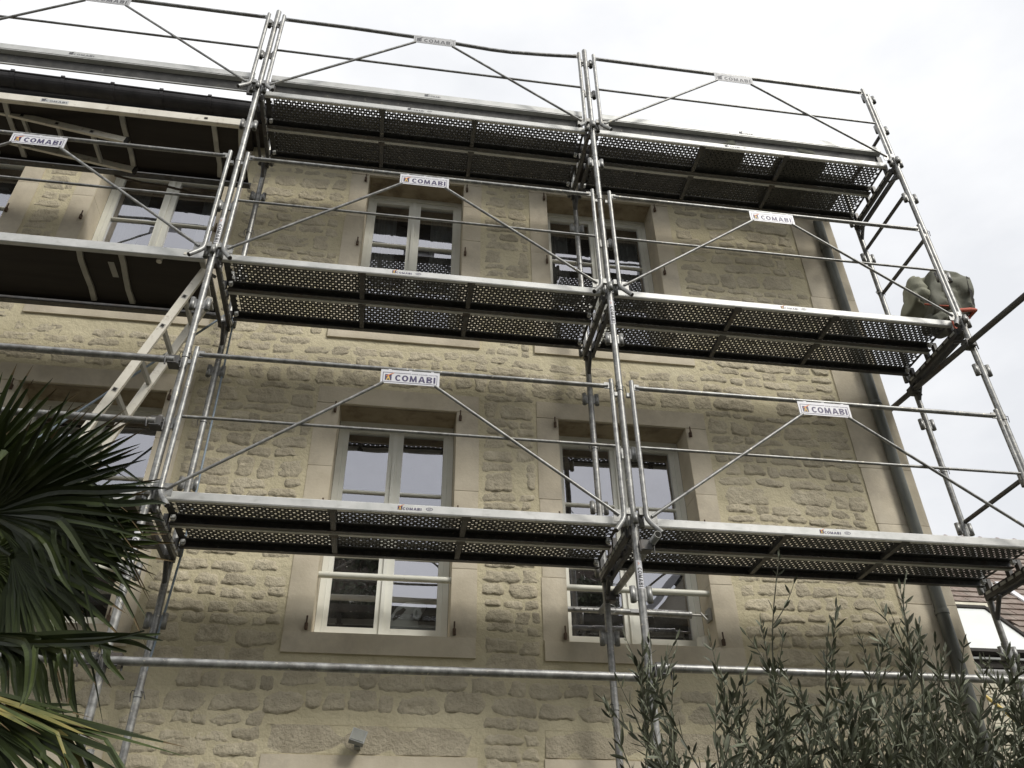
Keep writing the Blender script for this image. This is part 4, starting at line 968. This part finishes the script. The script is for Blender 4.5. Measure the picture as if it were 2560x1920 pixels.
strips([[(205, 40), (330, 110), (370, 300), (330, 700), (240, 900)], [(420, 10), (450, 200), (410, 600), (290, 900)], [(450, 60), (550, 160), (590, 400)], [(560, 100), (640, 300), (700, 650), (820, 1050)], [(650, 150), (760, 300), (850, 870)], [(830, 130), (890, 300), (860, 860)],
        [(760, 70), (1000, 300), (1210, 620)], [(900, 100), (1150, 300), (1400, 650)], [(1170, 50), (1350, 330), (1590, 590)], [(330, 300), (430, 600), (520, 980)], [(390, 250), (520, 650), (590, 1000)], [(450, 300), (580, 700), (660, 1020)], [(780, 300), (900, 800), (1000, 1030)],
        [(10, 320), (60, 650), (10, 850)], [(100, 240), (170, 600), (220, 880)], [(180, 300), (240, 700), (260, 900)], [(1300, 30), (1700, 80), (1930, 200)], [(1000, 40), (1300, 120), (1640, 210)], [(230, 90), (300, 400), (290, 800)], [(600, 200), (680, 500), (780, 820)]], 0, 1590, K_, 2.5, 17, 1, root=(-60, 1585))
strips([[(240, 20), (900, -10), (1500, 10), (2100, -30)], [(200, 60), (900, 30), (1600, 0), (2050, 60)], [(100, 80), (700, 90), (1300, 60), (1900, -90)]], 0, 1590, K_, 2.48, 20, 2, root=(-60, 1590))
strips([[(500, 440), (940, 500), (1400, 600), (2010, 790)], [(500, 520), (1060, 690), (1500, 800), (1930, 980)], [(450, 500), (880, 620), (1300, 950), (1770, 1220)], [(450, 600), (870, 930), (1250, 1180), (1590, 1420)], [(400, 650), (900, 1130), (1150, 1350), (1420, 1560)],
        [(600, 450), (840, 590), (1100, 1000), (1330, 1260)], [(600, 150), (1280, 130), (1700, 110), (2110, 100)], [(700, 260), (1500, 300), (1900, 280), (2100, 300)], [(800, 350), (1650, 440), (1900, 470), (2090, 520)], [(500, 330), (860, 360), (1400, 430), (2000, 540)], [(700, 560), (850, 900), (880, 1300)], [(600, 500), (700, 800), (830, 1150)],
        [(300, 700), (450, 1100), (600, 1400)], [(400, 700), (600, 1100), (760, 1500)], [(500, 700), (760, 1200), (930, 1440)]], 0, 1200, K_, 2.62, 17, 3, root=(-30, 1285))
m_ = MB(); y_ = [at(140, 1826, 2.3), at(165, 1850, 2.29), at(188, 1885, 2.27), at(205, 1925, 2.26)]; sd_ = (CR*.8+CU*.35)
vs = []
for i, p_ in enumerate(y_):
    wv = (.008, .014, .014, .009)[i]; vs += [p_-sd_*wv-PO, p_+sd_*wv-PO+CF*.004]
m_.add(vs, [(2*i, 2*i+1, 2*i+3, 2*i+2) for i in range(3)]); o = obj('dying_leaflet', m_.mesh('dying_leaflet', LEAFY), palm); o['label'] = 'yellow dying leaflet'
m_ = MB(); cl = CRN-PO; m_.path([(0, 0, 0), (cl.x*.3, cl.y*.3, cl.z*.35), (cl.x*.8, cl.y*.8, cl.z*.7), cl], .11, 14, r2=.09); obj('trunk', m_.mesh('trunk', BARK), palm)

# ------------------------------------------------------------ olive trees
def leaf(m_, p, d, L, rnd):
    d = d.normalized(); s_ = d.cross(Vector((rnd.uniform(-1, 1), rnd.uniform(-1, 1), rnd.uniform(-.3, 1)))).normalized(); n_ = d.cross(s_); w_ = L*rnd.uniform(.095, .13); c = rnd.uniform(-.12, .12)*L
    P = [p]; fs = []
    for t, q in ((.22, .72), (.50, 1.0), (.80, .62)):
        b_ = p+d*L*t+n_*c*t*t*2; P += [b_-s_*w_*q+n_*w_*.3*q, b_, b_+s_*w_*q+n_*w_*.3*q]
    P.append(p+d*L+n_*c*1.9)
    m_.add(P, [(0, 2, 1), (0, 3, 2), (1, 2, 5, 4), (2, 3, 6, 5), (4, 5, 8, 7), (5, 6, 9, 8), (7, 8, 10), (8, 9, 10)], 0)
def shoot(tree, base, tip, seed, dens=1.0, side=4, LL=.043, r0=.0035):
    rnd = random.Random(seed); O = Vector(tree.location); base = Vector(base); tip = Vector(tip); tw = MB(); lf = MB()
    def run(a, b, r, ln, sparse=False):
        L = (b-a).length; n = 9; bend = Vector((rnd.uniform(-1, 1), rnd.uniform(-1, 1), 0))*L*.07; pts = []
        for i in range(n): t = i/(n-1); pts.append(a.lerp(b, t)+bend*math.sin(math.pi*t))
        tw.path([p-O for p in pts], r, 5, 0, False, r2=r*.3)
        s_ = .01; tot = L; step = .0165/dens; k = 0
        while s_ < tot:
            t = s_/tot; i = min(n-2, int(t*(n-1))); q = pts[i].lerp(pts[i+1], t*(n-1)-i); dd = (pts[i+1]-pts[i]).normalized()
            az = k*math.pi/2+rnd.uniform(-.4, .4); u = dd.cross(Vector((.3, .9, .1))).normalized(); v = dd.cross(u)
            for sg in (0, math.pi):
                if rnd.random() < (.30 if t < .9 else .05): continue
                o_ = u*math.cos(az+sg)+v*math.sin(az+sg); sp = rnd.uniform(.35, .95)
                leaf(lf, q-O, dd*1.0+o_*sp+Vector((0, 0, rnd.uniform(-.2, .15))), ln*rnd.uniform(.6, 1.15)*(1 if t < .85 else .7), rnd)
            s_ += step*rnd.uniform(.7, 1.3); k += 1
        leaf(lf, pts[-1]-O, (pts[-1]-pts[-2]), ln*.7, rnd)
        return pts
    pts = run(base, tip, r0, LL)
    for k in range(side):
        i = rnd.randint(0, 6); a = pts[i]; dd = (pts[i+1]-pts[i]).normalized()
        o_ = Vector((rnd.uniform(-1, 1), rnd.uniform(-1, 1), rnd.uniform(0, .4))); b = a+(dd*1.1+o_*.75)*rnd.uniform(.06, .16)
        run(a, b, r0*.55, LL*.92)
    br = obj('branch', tw.mesh('branch', TWIG), tree); fo = obj('leaves', lf.mesh('leaves', OLIVE), br); fo['kind'] = 'stuff'
def px2(X, Y): return (X*2560/2212, Y*2560/2212)
ol1 = empty('olive_tree', (2.9, -3.3, -4.1), 'grey-green olive tree in front of the house corner, many upright shoots', 'olive tree', 'olive trees')
ol2 = empty('olive_tree', (2.2, -3.35, -4.1), 'narrower olive tree whose shoot rises in front of the middle scaffold post', 'olive tree', 'olive trees')
sh1 = [(1683, 1205, 1690, 1600, 2.3, .45, 1), (1645, 1350, 1680, 1750, 2.05, 1, 4), (1790, 1352, 1830, 1750, 2.1, 1, 5), (1945, 1275, 1935, 1720, 2.15, 1.0, 6), (1985, 1370, 1975, 1750, 2.0, 1, 5), (2020, 1385, 1990, 1700, 2.2, .9, 5),
       (2082, 1395, 2050, 1760, 2.0, 1, 5), (2130, 1465, 2110, 1800, 1.9, 1, 5), (2060, 1480, 2060, 1800, 2.1, 1, 6), (1905, 1400, 1900, 1760, 2.2, .9, 5), (1860, 1380, 1880, 1760, 2.25, .8, 4), (1730, 1490, 1745, 1800, 1.95, 1, 5),
       (1560, 1465, 1600, 1800, 2.0, 1, 4), (1610, 1480, 1640, 1800, 2.05, 1, 5), (1690, 1540, 1700, 1850, 1.9, 1.1, 6), (1800, 1500, 1790, 1850, 1.9, 1.1, 6), (1860, 1520, 1840, 1850, 1.85, 1.1, 6), (1950, 1500, 1930, 1850, 1.85, 1.1, 6),
       (2010, 1520, 2000, 1850, 1.8, 1.1, 6), (2180, 1440, 2190, 1800, 2.0, .9, 4), (2205, 1500, 2180, 1800, 2.0, 1, 5), (2150, 1560, 2130, 1850, 1.8, 1.1, 5), (2090, 1560, 2080, 1850, 1.85, 1.1, 6), (1750, 1585, 1760, 1900, 1.8, 1.1, 6),
       (1640, 1590, 1650, 1900, 1.8, 1.1, 6), (1900, 1590, 1890, 1900, 1.75, 1.1, 6), (2000, 1600, 1990, 1900, 1.75, 1.1, 6), (2110, 1620, 2100, 1900, 1.75, 1.1, 5), (2200, 1590, 2180, 1900, 1.8, 1.1, 5), (1850, 1620, 1830, 1900, 1.7, 1.1, 6), (1700, 1625, 1700, 1900, 1.7, 1.1, 6)]
rr_ = random.Random(5)
for k in range(15):
    x_ = 1590+k*42+rr_.uniform(-15, 15); sh1.append((x_+rr_.uniform(-20, 20), rr_.uniform(1520, 1640), x_, 1900, rr_.uniform(1.75, 2.3), 1.1, 6))
for k, (a, b, c, d, dep, dn, sd__) in enumerate(sh1):
    shoot(ol1, at(*px2(c, d), dep), at(*px2(a, b), dep-.02), 100+k, dn, sd__)
sh2 = [(1388, 1400, 1440, 1760, 1.95, 1, 5), (1405, 1405, 1420, 1700, 2.0, .9, 4), (1385, 1480, 1450, 1800, 1.9, .9, 4), (1455, 1470, 1500, 1800, 2.0, 1, 5), (1400, 1590, 1480, 1800, 1.9, .8, 3), (1455, 1560, 1480, 1850, 1.85, 1, 6),
       (1570, 1580, 1560, 1880, 1.8, 1.1, 6), (1430, 1620, 1470, 1900, 1.8, 1, 5), (1395, 1640, 1420, 1900, 1.8, 1, 4), (1530, 1640, 1520, 1900, 1.7, 1.1, 6), (1600, 1640, 1600, 1900, 1.75, 1.1, 6)]
for k, (a, b, c, d, dep, dn, sd__) in enumerate(sh2):
    shoot(ol2, at(*px2(c, d), dep), at(*px2(a, b), dep-.02), 200+k, dn, sd__)
for tr, tgt in ((ol1, [at(*px2(1700, 1850), 2.0), at(*px2(1900, 1880), 1.95), at(*px2(2080, 1880), 1.95), at(*px2(1800, 1850), 2.1)]), (ol2, [at(*px2(1450, 1850), 1.95), at(*px2(1530, 1880), 1.9)])):
    O = Vector(tr.location); m_ = MB(); fk = Vector((0, 0, .75))
    m_.path([(0, 0, 0), fk], .045, 10, r2=.035)
    for q in tgt: m_.path([fk, fk.lerp(q-O, .5)+Vector((random.uniform(-.05, .05), random.uniform(-.05, .05), -.04)), q-O], .022, 8, r2=.008)
    obj('trunk', m_.mesh('trunk', BARK), tr)

# ------------------------------------------------------------ what the window panes mirror: garden trees and a gabled house across the street
def tree(loc, H, R_, seed, lab, crowns=14):
    rnd = random.Random(seed); root = empty('garden_tree', loc, lab, 'tree', 'trees across the street'); t_ = MB(); cr_ = MB()
    t_.path([(0, 0, 0), (.1, 0, H*.3), (0, .1, H*.55), (0, 0, H*.85)], .22, 10, r2=.05)
    cs = []
    for k in range(crowns):
        a = rnd.uniform(0, 6.28); rr = R_*math.sqrt(rnd.random())*.8; z_ = H*rnd.uniform(.38, .93); rr *= 1-.5*max(0, (z_/H-.6)/.4)
        c = Vector((rr*math.cos(a), rr*math.sin(a), z_)); cs.append(c); t_.path([(0, 0, z_*.65), c*.6+Vector((0, 0, z_*.35)), c], .06, 6, r2=.015)
    for c in cs:
        cr0 = rnd.uniform(.22, .36)*R_
        for i in range(700):
            d = Vector((rnd.gauss(0, 1), rnd.gauss(0, 1), rnd.gauss(0, .8))).normalized()*cr0*rnd.random()**.45; p = c+d
            u = Vector((rnd.gauss(0, 1), rnd.gauss(0, 1), rnd.gauss(0, 1))).normalized(); v = u.cross(Vector((rnd.gauss(0, 1), rnd.gauss(0, 1), 1))).normalized(); s_ = rnd.uniform(.06, .11)
            cr_.add([p-u*s_, p+v*s_*.5, p+u*s_, p-v*s_*.5], [(0, 1, 2, 3)])
    obj('trunk', t_.mesh('trunk', BARK), root); obj('crown', cr_.mesh('crown', TREEL), root)
tree((.1, -11.5, -4.1), 11.2, 2.6, 1, 'tall leafy tree mirrored in the lower panes nearer the palm')
tree((-3.2, -12.5, -4.1), 9.5, 2.6, 2, 'broad leafy tree mirrored in the windows behind the palm')
tree((5.9, -13, -4.1), 10.2, 1.9, 3, 'slimmer leafy tree mirrored beside the sky')
gh = empty('gabled_house', (8.6, -13, -4.1), 'plain gabled house across the street, mirrored in a lower pane', 'house')
m_ = MB(); m_.box(-3.0, 6, -4, 2, 0, 5.6); m_.add([(-3, 2, 5.6), (6, 2, 5.6), (1.5, 2, 10.8)], [(0, 1, 2)]); m_.build('wall', RENDER, gh)
m_ = MB(); m_.add([(-3.3, 2.2, 5.3), (1.5, 2.2, 11.0), (1.5, -4, 11.0), (-3.3, -4, 5.3), (6.3, 2.2, 5.3), (6.3, -4, 5.3)], [(0, 1, 2, 3), (1, 4, 5, 2)]); m_.build('roof', SLATE, gh)
for x in (-1.2, 1.2, 3.4):
    m_ = MB(); m_.box(x-.5, x+.5, 2.01, 2.05, 3.2, 4.8); m_.build('window', DARKROOM, gh)
tl = empty('terraced_house', (-5, -15, -4.1), 'dark brick house across the street behind the trees', 'house')
m_ = MB(); m_.box(-9, 6.2, -4, 1, 0, 10.5); m_.build('wall', BRICK, tl); m_ = MB(); m_.add([(-9.3, 1.3, 10.4), (6.5, 1.3, 10.4), (6.5, -2, 12), (-9.3, -2, 12)], [(0, 1, 2, 3)]); m_.build('roof', SLATE, tl)

nh = empty('narrow_house', (5.6, -15, -4.1), 'narrow dark brick house mirrored in the lower pane behind the prop', 'house')
m_ = MB(); m_.box(-1.5, 1.7, -4, 1, 0, 10.6); m_.build('wall', BRICK, nh); m_ = MB(); m_.add([(-1.7, 1.2, 10.5), (1.9, 1.2, 10.5), (1.9, -2, 12.2), (-1.7, -2, 12.2)], [(0, 1, 2, 3)]); m_.build('roof', SLATE, nh)
